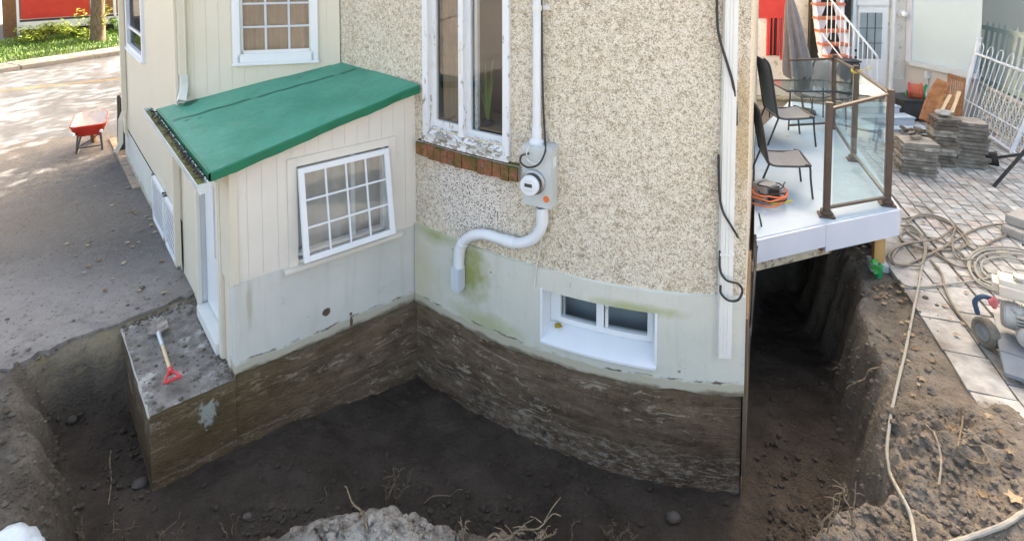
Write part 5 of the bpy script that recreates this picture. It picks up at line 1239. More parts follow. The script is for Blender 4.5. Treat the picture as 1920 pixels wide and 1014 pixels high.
asp=np.linalg.norm(b1-b0)/np.linalg.norm(t0-b0)
for k in range(-int(n/asp)-2,n):
    for sg in (1,-1):
        pts=[]
        for s_ in np.linspace(0,1,30):
            u=(k/n+s_/asp); v=s_ if sg==1 else 1-s_
            if 0<=u<=1: pts.append((u,v))
        if len(pts)>1: mb.bar(LQ(*pts[0])+[0,.006*sg,0],LQ(*pts[-1])+[0,.006*sg,0],.038,.006,up=(0,1,0))
hp('lattice',mb,M['cream_trim'],lp)
mb=MB(); mb.bar(LQ(0,1),LQ(1,1),.03,.06); mb.bar(LQ(0,0),LQ(1,0),.03,.06); hp('frame',mb,M['cream_trim'],lp)
off=np.array([.5,.3,0]); b0=gz(1805,205,0)+off; b1=gz(1975,305,0)+off; t0=ay(1848,44,b0[1]); t1=ay(2050,84,b1[1]); PQ=frame4(b0,b1,t0,t1)
pf=thing('picket_fence','pale green pointed picket fence in front of the cream wall','fence',b0)
for v in (.95,.35): mb=MB(); mb.bar(PQ(-.02,v)+[0,.03,0],PQ(1,v)+[0,.03,0],.03,.11); hp('rail',mb,M['picket'],pf)
for k in range(15):
    u=(k+.2)/15; du=.032; mb=MB(); P=[PQ(u,0),PQ(u+du,0),PQ(u+du,.96),PQ(u+du/2,1.03),PQ(u,.96)]; a=mb.vs(P); b=mb.vs([p+np.array([.01,.022,0]) for p in P]); mb.face(range(a,a+5)); mb.face(list(range(b,b+5))[::-1])
    for j in range(5): mb.face([a+j,b+j,b+(j+1)%5,a+(j+1)%5])
    hp('picket',mb,M['picket'],pf)
# ================================================================ stacks of old pavers
def slab_mesh(lx,ly,h,k):
    mb=MB(); n=5; P=[]
    rg=random.Random(k); ring=[]
    per=[]
    for (x0,y0,x1,y1) in ((-1,-1,1,-1),(1,-1,1,1),(1,1,-1,1),(-1,1,-1,-1)):
        for j in range(n): per.append((x0+(x1-x0)*j/n,y0+(y1-y0)*j/n))
    off=[rg.uniform(-.012,.004) for _ in per]
    col=rg.choice([(.27,.245,.21),(.36,.33,.28),(.19,.165,.135),(.32,.27,.225),(.40,.37,.32)])
    lo=mb.vs([(x*(lx/2+o),y*(ly/2+o),-h/2) for (x,y),o in zip(per,off)]); hi=mb.vs([(x*(lx/2+o+rg.uniform(-.006,.003)),y*(ly/2+o+rg.uniform(-.006,.003)),h/2+rg.uniform(-.004,.003)) for (x,y),o in zip(per,off)])
    N=len(per); mb.face(list(range(lo,lo+N))[::-1],None,col); mb.face(range(hi,hi+N),None,tuple(c*1.45 for c in col))
    for j in range(N): mb.face([lo+j,lo+(j+1)%N,hi+(j+1)%N,hi+j],None,(lambda q: tuple(c*q for c in col))(rg.uniform(.7,1.2)))
    o=mb.build('paver_slab',M['slab']); COL.objects.unlink(o); return o
ORD=['bottom','second','third','fourth','fifth','sixth','seventh','eighth','ninth','tenth','eleventh','twelfth','thirteenth']
def stack(name,c,lx,ly,hs,n,rz,where):
    protos=[slab_mesh(lx*(1+.05*(k%2)),ly*(1-.04*(k%3)),hs*.84,k+len(where)) for k in range(5)]
    for k in range(n):
        o=protos[(k*3)%5].copy(); COL.objects.link(o); o.location=(c[0]+random.uniform(-.028,.028),c[1]+random.uniform(-.028,.028),.005+hs*(k+.5)); o.rotation_euler.z=rz+random.gauss(0,.05)
        pos='top slab' if k==n-1 else ('bottom slab' if k==0 else ORD[k]+' slab from the bottom')
        tag(o,'grey paver '+('slab on top' if k==n-1 else pos)+' of the '+where,'paver slab','stacked concrete pavers')
ca=gz(1716,322); stack('a',ca,.52,.46,.062,9,R(-22),'low wide stack nearest the deck')
cb=gz(1765,308); stack('b',(cb[0],cb[1]),.36,.36,.066,14 if False else 13,R(-18),'tall narrow middle stack')
cc_=gz(1813,308); stack('c',cc_,.46,.42,.066,12,R(-24),'broad right-hand stack by the fence')
protos=[slab_mesh(.16,.12,.06,k+40) for k in range(4)]
for k in range(30):
    px=random.uniform(1672,1745); r=random.random(); b=gz(px,300-random.uniform(0,10)); o=protos[k%4].copy(); COL.objects.link(o)
    lay=k//8; o.location=(b[0]+.1,b[1]+.35+random.uniform(-.06,.06),.04+lay*.11); o.rotation_euler=(random.uniform(-.4,.4),random.uniform(-.4,.4),random.uniform(0,3))
    tag(o,'small loose paver in the jumbled heap behind the low stack','paver','jumbled small pavers')
q=gz(1757,216,.86); mb=MB(); mb.sphere((cb[0],cb[1],.005+.066*13+.06),.11,2,.25,(1.3,.9,.55)); tag(mb.build('mortar_rubble',M['concrete'],smooth=False),'pale chunk of rubble lying on the tall middle stack','rubble')
mb=MB(); mb.box((ca[0],ca[1]+.02,.005+.062*9+.03),(.20,.09,.055),Matrix.Rotation(.4,3,'Z'),col=(.33,.29,.24)); tag(mb.build('loose_brick',M['slab'],bevel=.006),'single small brick lying on the low wide stack','brick')
# folded slatted wooden chairs
def slat_chair(label,b0,b1,t0,t1,bulge,group='folded wooden chairs'):
    t=thing('folded_chair',label,'chair',(b0[0],b0[1],0),group); Q=frame4(*[np.array(x,float) for x in (b0,b1,t0,t1)])
    nn=np.cross(b1-b0,t0-b0); nn/=np.linalg.norm(nn)
    if nn[1]>0: nn=-nn
    mb=MB(); n=7
    for k in range(n):
        u0,u1=(k+.16)/n,(k+.84)/n; V=np.linspace(0,1,9); rows=[]
        for v in V:
            bb=nn*bulge*math.sin(math.pi*v); rows.append(mb.vs([Q(u0,v)+bb,Q(u1,v)+bb,Q(u1,v)+bb-nn*.018,Q(u0,v)+bb-nn*.018]))
        for a,b in zip(rows[:-1],rows[1:]):
            for j in range(4): mb.face([a+j,b+j,b+(j+1)%4,a+(j+1)%4])
        mb.face([rows[0]+j for j in range(4)]); mb.face([rows[-1]+j for j in range(4)])
    hp('slats',mb,M['teak'],t)
    for u in (0.0,1.0):
        mb=MB(); pts=[Q(u,v)+nn*(bulge*math.sin(math.pi*v)-.03) for v in np.linspace(-.0,1,9)]; mb.tube(pts,.026,6); hp('side_rail',mb,M['teak'],t)
    for v in (.06,.5,.94): mb=MB(); mb.bar(Q(0,v)+nn*(bulge*math.sin(math.pi*v)-.03),Q(1,v)+nn*(bulge*math.sin(math.pi*v)-.03),.05,.022,up=nn); hp('cross_bar',mb,M['teak'],t)
    mb=MB(); mb.bar(Q(.1,.55)-nn*.05,Q(.1,-.0)-nn*.30,.04,.025); hp('leg',mb,M['teak'],t); mb=MB(); mb.bar(Q(.9,.55)-nn*.05,Q(.9,.0)-nn*.30,.04,.025); hp('leg',mb,M['teak'],t)
def A3(px,py,Y): return ay(px,py,Y)
slat_chair('folded slatted brown wooden chair leaning in front, its top tilting right',A3(1724,222,10.2),A3(1747,232,9.95),A3(1757,147,10.75),A3(1779,156,10.5),.05)
slat_chair('second folded brown wooden chair, upright behind the first by the fence post',A3(1772,222,10.6),A3(1800,224,10.5),A3(1781,138,11.0),A3(1809,147,10.9),.03)
for k,(a,b) in enumerate((((1756,208),(1772,182)),((1764,210),(1782,178)),((1774,212),(1792,176)),((1784,212),(1799,172)))):
    mb=MB(); mb.bar(A3(*a,10.0),A3(*b,10.35),.06,.022); o=mb.build('wooden_slat',M['ash'] if k%2 else M['teak'],bevel=.003); tag(o,'loose honey-coloured slat leaning between the two folded wooden chairs','slat','loose wooden slats')
# hose reel on its box
hb=gz(1722,226); t=thing('storage_tub','dark grey tub under the hose reel against the blue wall','tub',(hb[0],hb[1]+.35,0)); zt2=.42; mb=MB(); mb.hexa([(hb[0]-.32,hb[1]+.05,0),(hb[0]+.30,hb[1]+.05,0),(hb[0]+.30,hb[1]+.6,0),(hb[0]-.32,hb[1]+.6,0),(hb[0]-.36,hb[1],zt2),(hb[0]+.34,hb[1],zt2),(hb[0]+.34,hb[1]+.65,zt2),(hb[0]-.36,hb[1]+.65,zt2)]); hp('body',mb,M['bin'],t,bevel=.02); mb=MB(); mb.box((hb[0],hb[1]+.32,zt2+.015),(.74,.69,.04)); hp('rim',mb,M['bin'],t,bevel=.01)
rc=ay(1716,172,hb[1]+.3); t=thing('hose_reel','red and green garden hose reel standing on the dark tub','hose reel',rc)
mb=MB(); ax=np.array([.85,-.5,0]); mb.lathe(rc-ax*.13,ax,[(0,.07),(0,.21),(.02,.21),(.025,.15),(.22,.15),(.225,.21),(.25,.21),(.25,.07)],24); hp('drum',mb,M['redplast'],t,smooth=True)
mb=MB(); 
for k in range(6): P=[rc+ax*(-.09+.035*k)+np.array([0,.0,0])+(np.array([-.5,-.85,0])*math.cos(a)+np.array([0,0,1])*math.sin(a))*.165 for a in np.linspace(0,6.283,18)]; mb.tube(P,.017,6,cap=False)
hp('wound_hose',mb,M['terra'],t,smooth=True)
mb=MB(); mb.tube([rc+ax*.16+[0,0,-.30],rc+ax*.16,rc+ax*.16+[.1,.06,.16]],.028,8); mb.tube([rc-ax*.16+[0,0,-.30],rc-ax*.16],.028,8); mb.lathe(rc+ax*.13,ax,[(0,.16),(.03,.16),(.03,.02)],20); hp('frame',mb,M['greenplast'],t,smooth=True)
mb=MB(); mb.tube([rc+ax*.2,rc+ax*.2+[.02,-.1,-.16]],.016,6); mb.tube([rc+ax*.2+[.02,-.1,-.16],rc+ax*.34+[.02,-.1,-.16]],.022,6); hp('crank',mb,M['white'],t)
def binm(label,px0,px1,pyt,pyb,Y):
    a=ay(px0,pyb,Y); b=ay(px1,pyb,Y); zt3=ay(px0,pyt,Y)[2]; z0=0 if a[2]<.6 else DZ; w_=b[0]-a[0]; t=thing('plastic_bin',label,'bin',((a[0]+b[0])/2,Y,z0))
    mb=MB(); mb.hexa([(a[0]+.03,Y,z0),(b[0]-.03,Y,z0),(b[0]-.03,Y+w_*.8,z0),(a[0]+.03,Y+w_*.8,z0),(a[0],Y-.03,zt3),(b[0],Y-.03,zt3),(b[0],Y+w_*.85,zt3),(a[0],Y+w_*.85,zt3)]); hp('body',mb,M['bin'],t,bevel=.02); mb=MB(); mb.box(((a[0]+b[0])/2,Y+w_*.4,zt3+.02),(w_+.06,w_*.95,.04)); hp('lid',mb,M['bin'],t,bevel=.012)
binm('dark grey bin below the white stair behind the railing',1573,1610,118,196,12.0)
binm('slate blue bin beside the closed parasol',1499,1531,126,170,11.6)
# clay pipe piece and black pole at the fence
pc=gz(1838,312); t=thing('clay_pipe','short orange clay pipe elbow with a black mouth lying by the fence','pipe',(pc[0],pc[1],0)); mb=MB(); mb.box((pc[0]-.02,pc[1],.12),(.20,.17,.24),Matrix.Rotation(.4,3,'Z')); hp('body',mb,M['clay'],t,bevel=.03); mb=MB(); axp=np.array([.8,-.55,.15]); mb.lathe(np.array([pc[0]+.05,pc[1]-.05,.16]),axp,[(0,.06),(0,.10),(.14,.125),(.16,.125),(.15,.10),(.03,.09),(.03,.0)],20); hp('mouth',mb,M['black'],t,smooth=True)
pa=gz(1863,350); pt=ay(1935,268,pa[1]-.3); t=thing('black_stand','leg of a black metal stand propped at the right edge by the fence','stand',pa); mb=MB(); mb.tube([pa,pt],.026,8); hp('leg',mb,M['charcoal'],t,smooth=True); mb=MB(); b=ay(1868,296,pa[1]+.25); mb.tube([b,pa*.25+pt*.75],.024,8); hp('cross_bar',mb,M['charcoal'],t,smooth=True); mb=MB(); mb.tube([pt,(pt[0]+.2,pt[1]-.35,.02)],.026,8); hp('leg',mb,M['charcoal'],t,smooth=True)
for lab,px,py,sz,rz in (('upper weathered concrete block at the right edge of the patio',1922,436,(.42,.3,.12),.5),('lower grey concrete block in front of the other at the right edge',1912,442,(.34,.26,.11),.3)):
    q=gz(px,py); z=.06 if 'lower' in lab else .18; mb=MB(); mb.box((q[0],q[1],z),sz,Matrix.Rotation(rz,3,'Z')); tag(mb.build('concrete_block',M['concrete'],bevel=.012),lab,'block')
# ================================================================ hoses on the patio
def hose(name,label,pix,r,m,cat='hose',lift=0):
    pts=[gh(x,y,r+lift+.004+.0*i) for i,(x,y) in enumerate(pix)]; mb=MB(); sp=spline(pts,6)
    sp=[np.array([p[0],p[1],max(p[2],top_z(p[0],p[1])+r)]) for p in sp]; mb.tube(sp,r,8); o=mb.build(name,m,smooth=True); tag(o,label,cat); return o
hose('air_hose','tan hose in wide loose loops on the pavers below the deck corner',[(1692,412),(1740,408),(1790,425),(1815,455),(1790,470),(1730,468),(1690,452),(1700,436),(1760,455),(1800,475),(1815,500),(1790,500),(1745,470),(1705,440),(1698,425),(1725,405),(1770,412),(1800,440),(1825,470),(1860,455),(1890,440),(1893,425),(1862,424),(1820,436),(1770,466),(1720,490),(1690,500),(1672,488),(1690,462),(1715,455)],.0135,M['hose_tan'],lift=.0)
hose('air_hose','second tan hose loop crossing below the first in front of the wood post',[(1690,428),(1712,430),(1735,462),(1728,500),(1700,502),(1672,498),(1668,478),(1700,462),(1760,452),(1790,430),(1785,455),(1795,490),(1830,492)],.013,M['hose_tan'],lift=.02)
hose('water_hose','long tan hose running down over the soil bank to the bottom edge',[(1700,418),(1722,440),(1734,468),(1728,505),(1720,550),(1708,610),(1697,665),(1685,715),(1676,755),(1668,800),(1663,850),(1668,890),(1684,925),(1700,955),(1710,985),(1716,1030)],.013,M['hose_pale'],lift=.01)
hose('water_hose','brown-grey hose curving across the slabs to the small machine',[(1745,490),(1765,515),(1772,545),(1790,580),(1815,612),(1840,640),(1870,664),(1905,686),(1945,700)],.0135,M['hose_tan'])
hose('water_hose','pale hose end lying across the edge slabs with a blue-grey tip',[(1682,530),(1700,538),(1730,540),(1770,536),(1820,530),(1870,520)],.012,M['hose_pale'])
hose('hose_coil','thick coil of pale hose beside the machine',[(1945,480),(1900,468),(1850,468),(1822,480),(1815,500),(1825,522),(1850,540),(1880,552),(1850,544),(1826,526),(1818,502),(1826,484),(1852,472),(1905,474),(1950,486),(1905,480),(1858,478),(1835,488),(1828,505),(1838,525),(1866,540),(1905,548),(1890,538),(1848,520),(1840,500),(1850,490),(1885,486),(1930,495)],.013,M['hose_pale'],lift=.008)
hose('water_hose','pale hose sweeping across the bottom right corner over the soil',[(1960,945),(1920,968),(1885,990),(1850,1004),(1815,1016),(1770,1030)],.016,M['hose_pale'],lift=.01)
hose('twine','yellowish twine looped on the loose soil bank',[(1806,768),(1804,800),(1797,835),(1796,850),(1815,866),(1838,874),(1853,872),(1848,858),(1838,842),(1820,840),(1803,838)],.007,M['root'],'twine',lift=.012)
hose('twine','grey strand of root lying down the soil bank',[(1735,800),(1752,820),(1762,850),(1764,880),(1760,915)],.008,M['hose_tan'],'twine',lift=.012)
# ================================================================ small engine machine
e0=gz(1872,668); mc_=thing('engine_pump','small dusty engine machine with cream fuel tank and one visible wheel','machine',(e0[0],e0[1],0))
fx=np.array([.80,-.60,0]); fy=np.array([.60,.80,0]); MS=1.3; O=ay(1903,548,e0[1]+.12)-(fx*.16+fy*.06)*MS; O[2]=.0
MS=1.3
def ML(a,b,c): return O+(fx*a+fy*b+np.array([0,0,c]))*MS
wc=ay(1849,612,e0[1]+.14); wc[2]=.135
for nm,c in (('wheel',wc),('wheel',wc+fx*.62+fy*.0)):
    mb=MB(); axw=-fx*.75-fy*.66; axw/=np.linalg.norm(axw); mb.lathe(c-axw*.045,axw,[(0,.06),(0,.115),(.02,.135),(.07,.135),(.09,.115),(.09,.085),(.08,.08),(.08,.0)],26); wh=hp(nm,mb,M['tyre'],mc_,smooth=True)
    mb=MB(); mb.lathe(c+axw*.036,axw,[(0,.078),(.006,.074),(.01,.045),(.016,.04),(.018,.0)],20); hp('rim',mb,M['grey_paint'],wh,smooth=True)
mb=MB(); mb.hexa([ML(.06,-.26,.10),ML(.55,-.26,.10),ML(.55,.22,.12),ML(.06,.22,.12),ML(.06,-.26,.125),ML(.55,-.26,.125),ML(.55,.22,.145),ML(.06,.22,.145)]); mb.hexa([ML(.08,-.40,.03),ML(.34,-.40,.03),ML(.36,-.26,.10),ML(.06,-.26,.10),ML(.08,-.40,.055),ML(.34,-.40,.055),ML(.36,-.26,.125),ML(.06,-.26,.125)]); mb.box(ML(.2,-.38,.035),(.07,.05,.07)); hp('frame',mb,M['grey_paint'],mc_,bevel=.006)
mb=MB(); mb.lathe(ML(.08,.0,.27),fx,[(0,.09),(.02,.12),(.13,.125),(.15,.10),(.18,.10)],20); mb.box(ML(.27,.02,.25),(.20,.22,.22),np.array([fx,fy,[0,0,1]]).T); hp('engine_block',mb,M['alu'],mc_,bevel=.008)
mb=MB(); 
for k in range(7): mb.box(ML(.22+.0*k,-.10,.18+.025*k),(.16,.06,.009),np.array([fx,fy,[0,0,1]]).T)
hp('cooling_fins',mb,M['alu'],mc_)
mb=MB(); mb.box(ML(.16,.06,.455),(.34,.27,.17),np.array([fx,fy,[0,0,1]]).T); tk=hp('fuel_tank',mb,M['tank'],mc_,bevel=.045,seg=4,smooth=True)
mb=MB(); mb.lathe(ML(.18,.05,.535),(0,0,1),[(0,.05),(.03,.05),(.035,.03)],16); hp('cap',mb,M['alu'],tk,smooth=True)
mb=MB(); mb.tube(spline([ML(.03,-.02,.36),ML(-.03,-.06,.38),ML(-.07,-.05,.32),ML(-.05,-.02,.22)],6),.022,8); hp('intake_hose',mb,mottle('dark_blue_rubber',(.03,.07,.14),(.05,.10,.18),5,.5,0),mc_,smooth=True)
mb=MB(); mb.sphere(ML(.03,-.10,.38),.045,2,.3,(.8,.8,1.2)); hp('red_rag',mb,mottle('faded_red_cloth',(.5,.12,.13),(.6,.2,.2),8,.9,.2),mc_)
mb=MB(); mb.tube(spline([ML(.5,.2,.12),ML(.52,.24,.5),ML(.5,.2,.72),ML(.2,.2,.74)],6),.016,8); hp('handle',mb,M['charcoal'],mc_,smooth=True)
mb=MB(); mb.lathe(ML(.22,-.15,.22),-fy,[(0,.085),(.04,.085),(.05,.06),(.055,.0)],20); mb.lathe(ML(.34,-.12,.30),-fy,[(0,.05),(.10,.05),(.11,.02)],14); hp('pump_head',mb,M['alu'],mc_,smooth=True)
# ================================================================ wheelbarrow
wb=gz(168,286); s_=.86; wbt=thing('wheelbarrow','red wheelbarrow with a pale scuffed tray parked on the driveway','wheelbarrow',(wb[0],wb[1],0))
hx=np.array([math.cos(R(32)),math.sin(R(32)),0]); hy=np.array([-hx[1],hx[0],0])          # hy: from handles to wheel (away)
def WQ(a,b,c): return np.array([wb[0],wb[1],0])+hx*a*s_+hy*b*s_+np.array([0,0,c*s_])
rim=[(-.32,-.05,.62),(-.30,.62,.70),(-.18,.78,.72),(.18,.78,.72),(.30,.62,.70),(.32,-.05,.62),(.24,-.12,.62),(-.24,-.12,.62)]
mid2=[(-.27,.0,.46),(-.25,.52,.48),(-.15,.62,.48),(.15,.62,.48),(.25,.52,.48),(.27,.0,.46),(.20,-.05,.46),(-.20,-.05,.46)]
bot=[(-.18,.08,.36),(-.17,.40,.36),(-.10,.47,.36),(.10,.47,.36),(.17,.40,.36),(.18,.08,.36),(.13,.04,.36),(-.13,.04,.36)]
def shell(mb,grow,lift=0):
    R_=[mb.vs([WQ(a*grow,(b-.3)*grow+.3,c+lift) for a,b,c in ring]) for ring in (rim,mid2,bot)]
    for a,b in zip(R_[:-1],R_[1:]):
        for k in range(8): mb.face([a+k,a+(k+1)%8,b+(k+1)%8,b+k])
    mb.face([R_[2]+k for k in range(8)])
mb=MB(); shell(mb,1.0); tr=hp('tray',mb,M['red'],wbt,smooth=True)
mb=MB(); shell(mb,.975,.012); hp('tray_lining',mb,mottle('scuffed_pale_tray',(.52,.46,.42),(.62,.56,.52),5,.6,.1,30,(.40,.33,.28),4,.58),tr,smooth=True)
mb=MB(); P=[WQ(*p) for p in rim]+[WQ(*rim[0])]; mb.tube(P,.012,6); hp('rim',mb,M['red'],tr,smooth=True)
for sg in (-1,1):
    mb=MB(); mb.tube([WQ(sg*.10,.80,.20),WQ(sg*.17,.35,.34),WQ(sg*.24,-.28,.52)],.02,8); hp('handle_bar',mb,M['charcoal'],wbt,smooth=True)
    mb=MB(); mb.tube([WQ(sg*.24,-.26,.515),WQ(sg*.25,-.42,.55)],.026,8); hp('grip',mb,M['conduit'],wbt,smooth=True)
    mb=MB(); mb.tube([WQ(sg*.20,.10,.40),WQ(sg*.23,.0,.02),WQ(sg*.22,.14,.015),WQ(sg*.17,.32,.34)],.018,8); hp('leg',mb,M['charcoal'],wbt,smooth=True)
mb=MB(); mb.tube([WQ(-.225,.02,.12),WQ(.225,.02,.12)],.012,6); mb.tube([WQ(-.225,.02,.12),WQ(.17,.34,.30)],.010,6); hp('brace',mb,M['charcoal'],wbt)
mb=MB(); mb.lathe(WQ(-.04,.80,.18),hx,[(0,.05),(0,.14),(.02,.18),(.06,.18),(.08,.14),(.08,.05)],22); hp('wheel',mb,mottle('rusty_brown_tyre',(.10,.05,.03),(.2,.10,.06),6,.8,.3,40),wbt,smooth=True)
# ================================================================ spade on the landing
L0=lt(.25,.9); 
def LZ(px,py,l=0): p=gz(px,py,zt_); return np.array([p[0],p[1],zt_+.02+l])
sb,sm_,se=LZ(293,608),LZ(299,640),LZ(320,709,.03); d_=LZ(326,738,.05)
sp_=thing('spade','short spade with steel blade and red D-handle lying on the landing','spade',sm_)
ld=(sm_-sb); ld/=np.linalg.norm(ld); sd_=np.array([-ld[1],ld[0],0]); sd_/=np.linalg.norm(sd_)
mb=MB(); c0=sm_-ld*.06; rows=[]
for t,wd,z in ((0,.06,.03),(.03,.09,.028),(.14,.09,.018),(.25,.085,.012)):
    rows.append(mb.vs([c0-ld*t+sd_*wd*k+[0,0,z+.012*abs(k)] for k in (-1,-.5,0,.5,1)]))
for a,b in zip(rows[:-1],rows[1:]):
    for k in range(4): mb.face([a+k,a+k+1,b+k+1,b+k])
hp('blade',mb,mottle('earthy_steel_blade',(.20,.185,.165),(.34,.32,.30),12,.55,.3,60,(.11,.085,.06),9,.5,metal=.3),sp_)
mid3=sm_+(se-sm_)*.30
mb=MB(); mb.tube([sm_-ld*.07+[0,0,.03],sm_+[0,0,.03],mid3+[0,0,.03]],[.022,.020,.019],10); hp('socket',mb,mottle('blue_grey_steel',(.40,.46,.52),(.5,.55,.6),9,.35,.1,metal=.4),sp_,smooth=True)
mb=MB(); mb.tube([mid3+[0,0,.03],se+[0,0,.02]],.0145,10); hp('shaft',mb,M['ash'],sp_,smooth=True)
ed=(d_-se); ed/=np.linalg.norm(ed); es=np.array([-ed[1],ed[0],0]); es/=np.linalg.norm(es)
mb=MB(); mb.tube([se-ed*.04+[0,0,.02],se+ed*.03+[0,0,.02]],.024,10)
for sg in (-1,1): mb.tube(spline([se+ed*.02+[0,0,.02],se+ed*.06+es*sg*.035+[0,0,.02],se+ed*.15+es*sg*.058+[0,0,.02]],4),.013,8)
mb.tube([se+ed*.15-es*.07+[0,0,.02],se+ed*.15+es*.07+[0,0,.02]],.015,10); hp('handle',mb,M['redplast'],sp_,smooth=True)
# ================================================================ roots and twigs
def root(base,tips,r,label,seed,group='roots sticking out of the dug soil',depth=0.0,br=3,kind='root'):
    rg=random.Random(seed); b=gh(*base); mb=MB()
    for (tx_,ty_) in tips:
        e=ay(tx_,ty_,b[1]+depth+rg.uniform(-.03,.05)); L=np.linalg.norm(e-b); n=7
        pts=[b+[0,0,-.03]]+[b+(e-b)*t+np.array([rg.uniform(-1,1),rg.uniform(-1,1),rg.uniform(-1,1)])*L*.06 for t in np.linspace(.12,.9,n-2)]+[e]
        mb.tube(spline(pts,3),[r*.72*(1-.7*k/((len(pts)-1)*3)) for k in range((len(pts)-1)*3+1)],5)
        for k in range(br):
            t=rg.uniform(.3,.9); s0=b+(e-b)*t; d=np.array([rg.uniform(-1,1),rg.uniform(-.6,.4),rg.uniform(-.1,.9)]); d*=L*rg.uniform(.15,.35)
            mb.tube([s0,s0+d*.5+[0,0,.01],s0+d],[r*.36,r*.3,r*.15],4)
    o=mb.build('root',M['root'],smooth=True); return tag(o,label,kind,group)
root((607,955),[(612,912)],.008,'single thin upright root at the left end of the pale spoil heap',1,br=0)
root((690,990),[(646,912),(672,950)],.011,'forked pale root leaning left over the spoil heap',2)
root((722,945),[(742,880),(752,876),(728,900)],.008,'fan of fine roots curving up in the middle of the pit',3,br=5)
root((742,945),[(775,878),(738,905)],.007,'wispy roots beside the fan in the middle of the pit',31,br=4)
root((792,940),[(868,917)],.010,'root lying nearly flat to the right of the fan of roots',4,br=1)
root((150,1020),[(155,965),(146,985)],.010,'upright forked root near the bottom left corner',5)
root((210,1025),[(214,960)],.010,'straight upright root with side shoots, bottom left',6,br=4)
root((222,1025),[(252,975),(235,990)],.009,'branching root leaning right beside the straight one',7)
root((292,1030),[(338,958)],.011,'long root slanting right with a bent tip, bottom left',8,br=3)
root((322,1030),[(345,978)],.008,'short slanting root under the long one, bottom left',9)
root((428,1010),[(412,978)],.009,'thin root bending left, left of the spoil heap',10,br=1)
root((440,1005),[(446,968),(432,962)],.008,'short upright root beside the spoil heap',11,br=1)
root((868,1015),[(864,968),(874,975)],.010,'upright root with a hooked tip right of the spoil heap',12)
root((905,1015),[(1052,967),(985,1000)],.012,'long sprawling root reaching right along the bottom edge',13,br=8)
root((1000,1020),[(1032,985),(1020,992),(1044,996)],.009,'tangle of short roots at the bottom centre',14,br=9)
root((1066,1025),[(1077,972)],.011,'stout upright forked root at the bottom centre',15,br=3)
root((1150,1020),[(1125,985),(1150,972),(1180,990),(1165,998),(1195,1005),(1140,995)],.008,'shaggy ball of matted roots at the bottom edge',16,br=12)
root((1510,1010),[(1498,962)],.010,'bent root at the lower end of the right bank',17,br=2)
root((1545,1000),[(1578,935),(1530,965),(1585,905)],.009,'bushy spray of roots on the lower right bank',18,br=8)
root((1600,990),[(1605,902),(1582,903)],.009,'tall forked root on the lower right bank',19,br=3)
root((1642,945),[(1628,908),(1650,925)],.008,'small root where the bank meets the pit corner',20,br=2)
root((1655,684),[(1588,730)],.012,'pale bare stick poking from the right bank over the trench',21,'sticks in the right bank',br=0,kind='stick')
root((1600,762),[(1574,780)],.008,'short splinter of root low on the right bank',22,br=1)
root((1590,690),[(1555,672),(1548,690)],.005,'hair-fine roots hanging in the dark side trench',23,br=3)
root((75,745),[(40,738),(85,755)],.006,'wisps of root in the left cut face',24,br=3)
root((130,930),[(127,960)],.012,'short stub of root at the foot of the left bank',25,br=0)
mb=MB(); mb.tube(spline([gh(208,845),gh(206,870,.01),gh(209,900,.012),gh(206,930,.012),gh(203,948,.01)],5),.006,5); tag(mb.build('root',M['root'],smooth=True),'long thin root lying down the floor of the left pit','root')
# stones
for lab,px,py,r in (('rounded stone in the left cut face',135,790,.045),('dark flat stone near the landing foot',262,910,.05),('round stone at the lower centre right of the pit',1262,975,.05),('small rounded lump lying on the side-trench floor',1575,810,.035),('small stone on the pit floor left of the spoil heap',463,970,.03),('small pebble on the loose soil of the lower right bank',1790,1000,.03)):
    p=gh(px,py); mb=MB(); mb.sphere(p+[0,0,r*.4],r,2,.14,(1.2,.9,.75)); tag(mb.build('stone',M['stone'],smooth=True),lab,'stone','stones in the dig')
# ================================================================ clods, leaves (uncountable)
def clod_field(name,n,regions,m,smin,smax,seed):
    rg=np.random.RandomState(seed); bm=bmesh.new(); bmesh.ops.create_icosphere(bm,subdivisions=1,radius=1); bv=np.array([v.co[:] for v in bm.verts]); bf=[[v.index for v in f.verts] for f in bm.faces]; bm.free()
    V=[];Fc=[];D_=[];PL_=[]
    for (x0,x1,y0,y1,k) in regions:
        for _ in range(int(n*k)):
            px,py=rg.uniform(x0,x1),rg.uniform(y0,y1); p=gz(px,py,-.3 if False else 0)
            p=gh(px,py); s=smin*(smax/smin)**(rg.rand()**2.5)
            j=1+rg.uniform(-.28,.28,len(bv)); b=len(V)*0+sum(1 for _ in ()) ; base=len(V)
            a=rg.uniform(0,6.28); ca,sa=math.cos(a),math.sin(a); q=bv*j[:,None]*s*np.array([1.15,.9,.7]); q=np.stack([q[:,0]*ca-q[:,1]*sa,q[:,0]*sa+q[:,1]*ca,q[:,2]],1)+p+[0,0,s*.3]
            V.extend(q.tolist()); Fc.extend([[base+i for i in f] for f in bf])
            i=int(np.clip((p[0]-X0)/GS,0,len(gx)-1)); jj=int(np.clip((p[1]-Y0)/GS,0,len(gy)-1)); D_.extend([.8 if din[jj,i]>0 else min(1,float(dry_litv[jj,i])+.12)]*len(bv)); PL_.extend([float(pale[jj,i])]*len(bv))
    me=bpy.data.meshes.new(name); me.from_pydata(V,[],Fc); at=me.attributes.new('dry','FLOAT','POINT'); at.data.foreach_set('value',np.array(D_,np.float32)); at=me.attributes.new('pale','FLOAT','POINT'); at.data.foreach_set('value',np.array(PL_,np.float32)); me.materials.append(m); o=bpy.data.objects.new(name,me); COL.objects.link(o); return stuff(o)
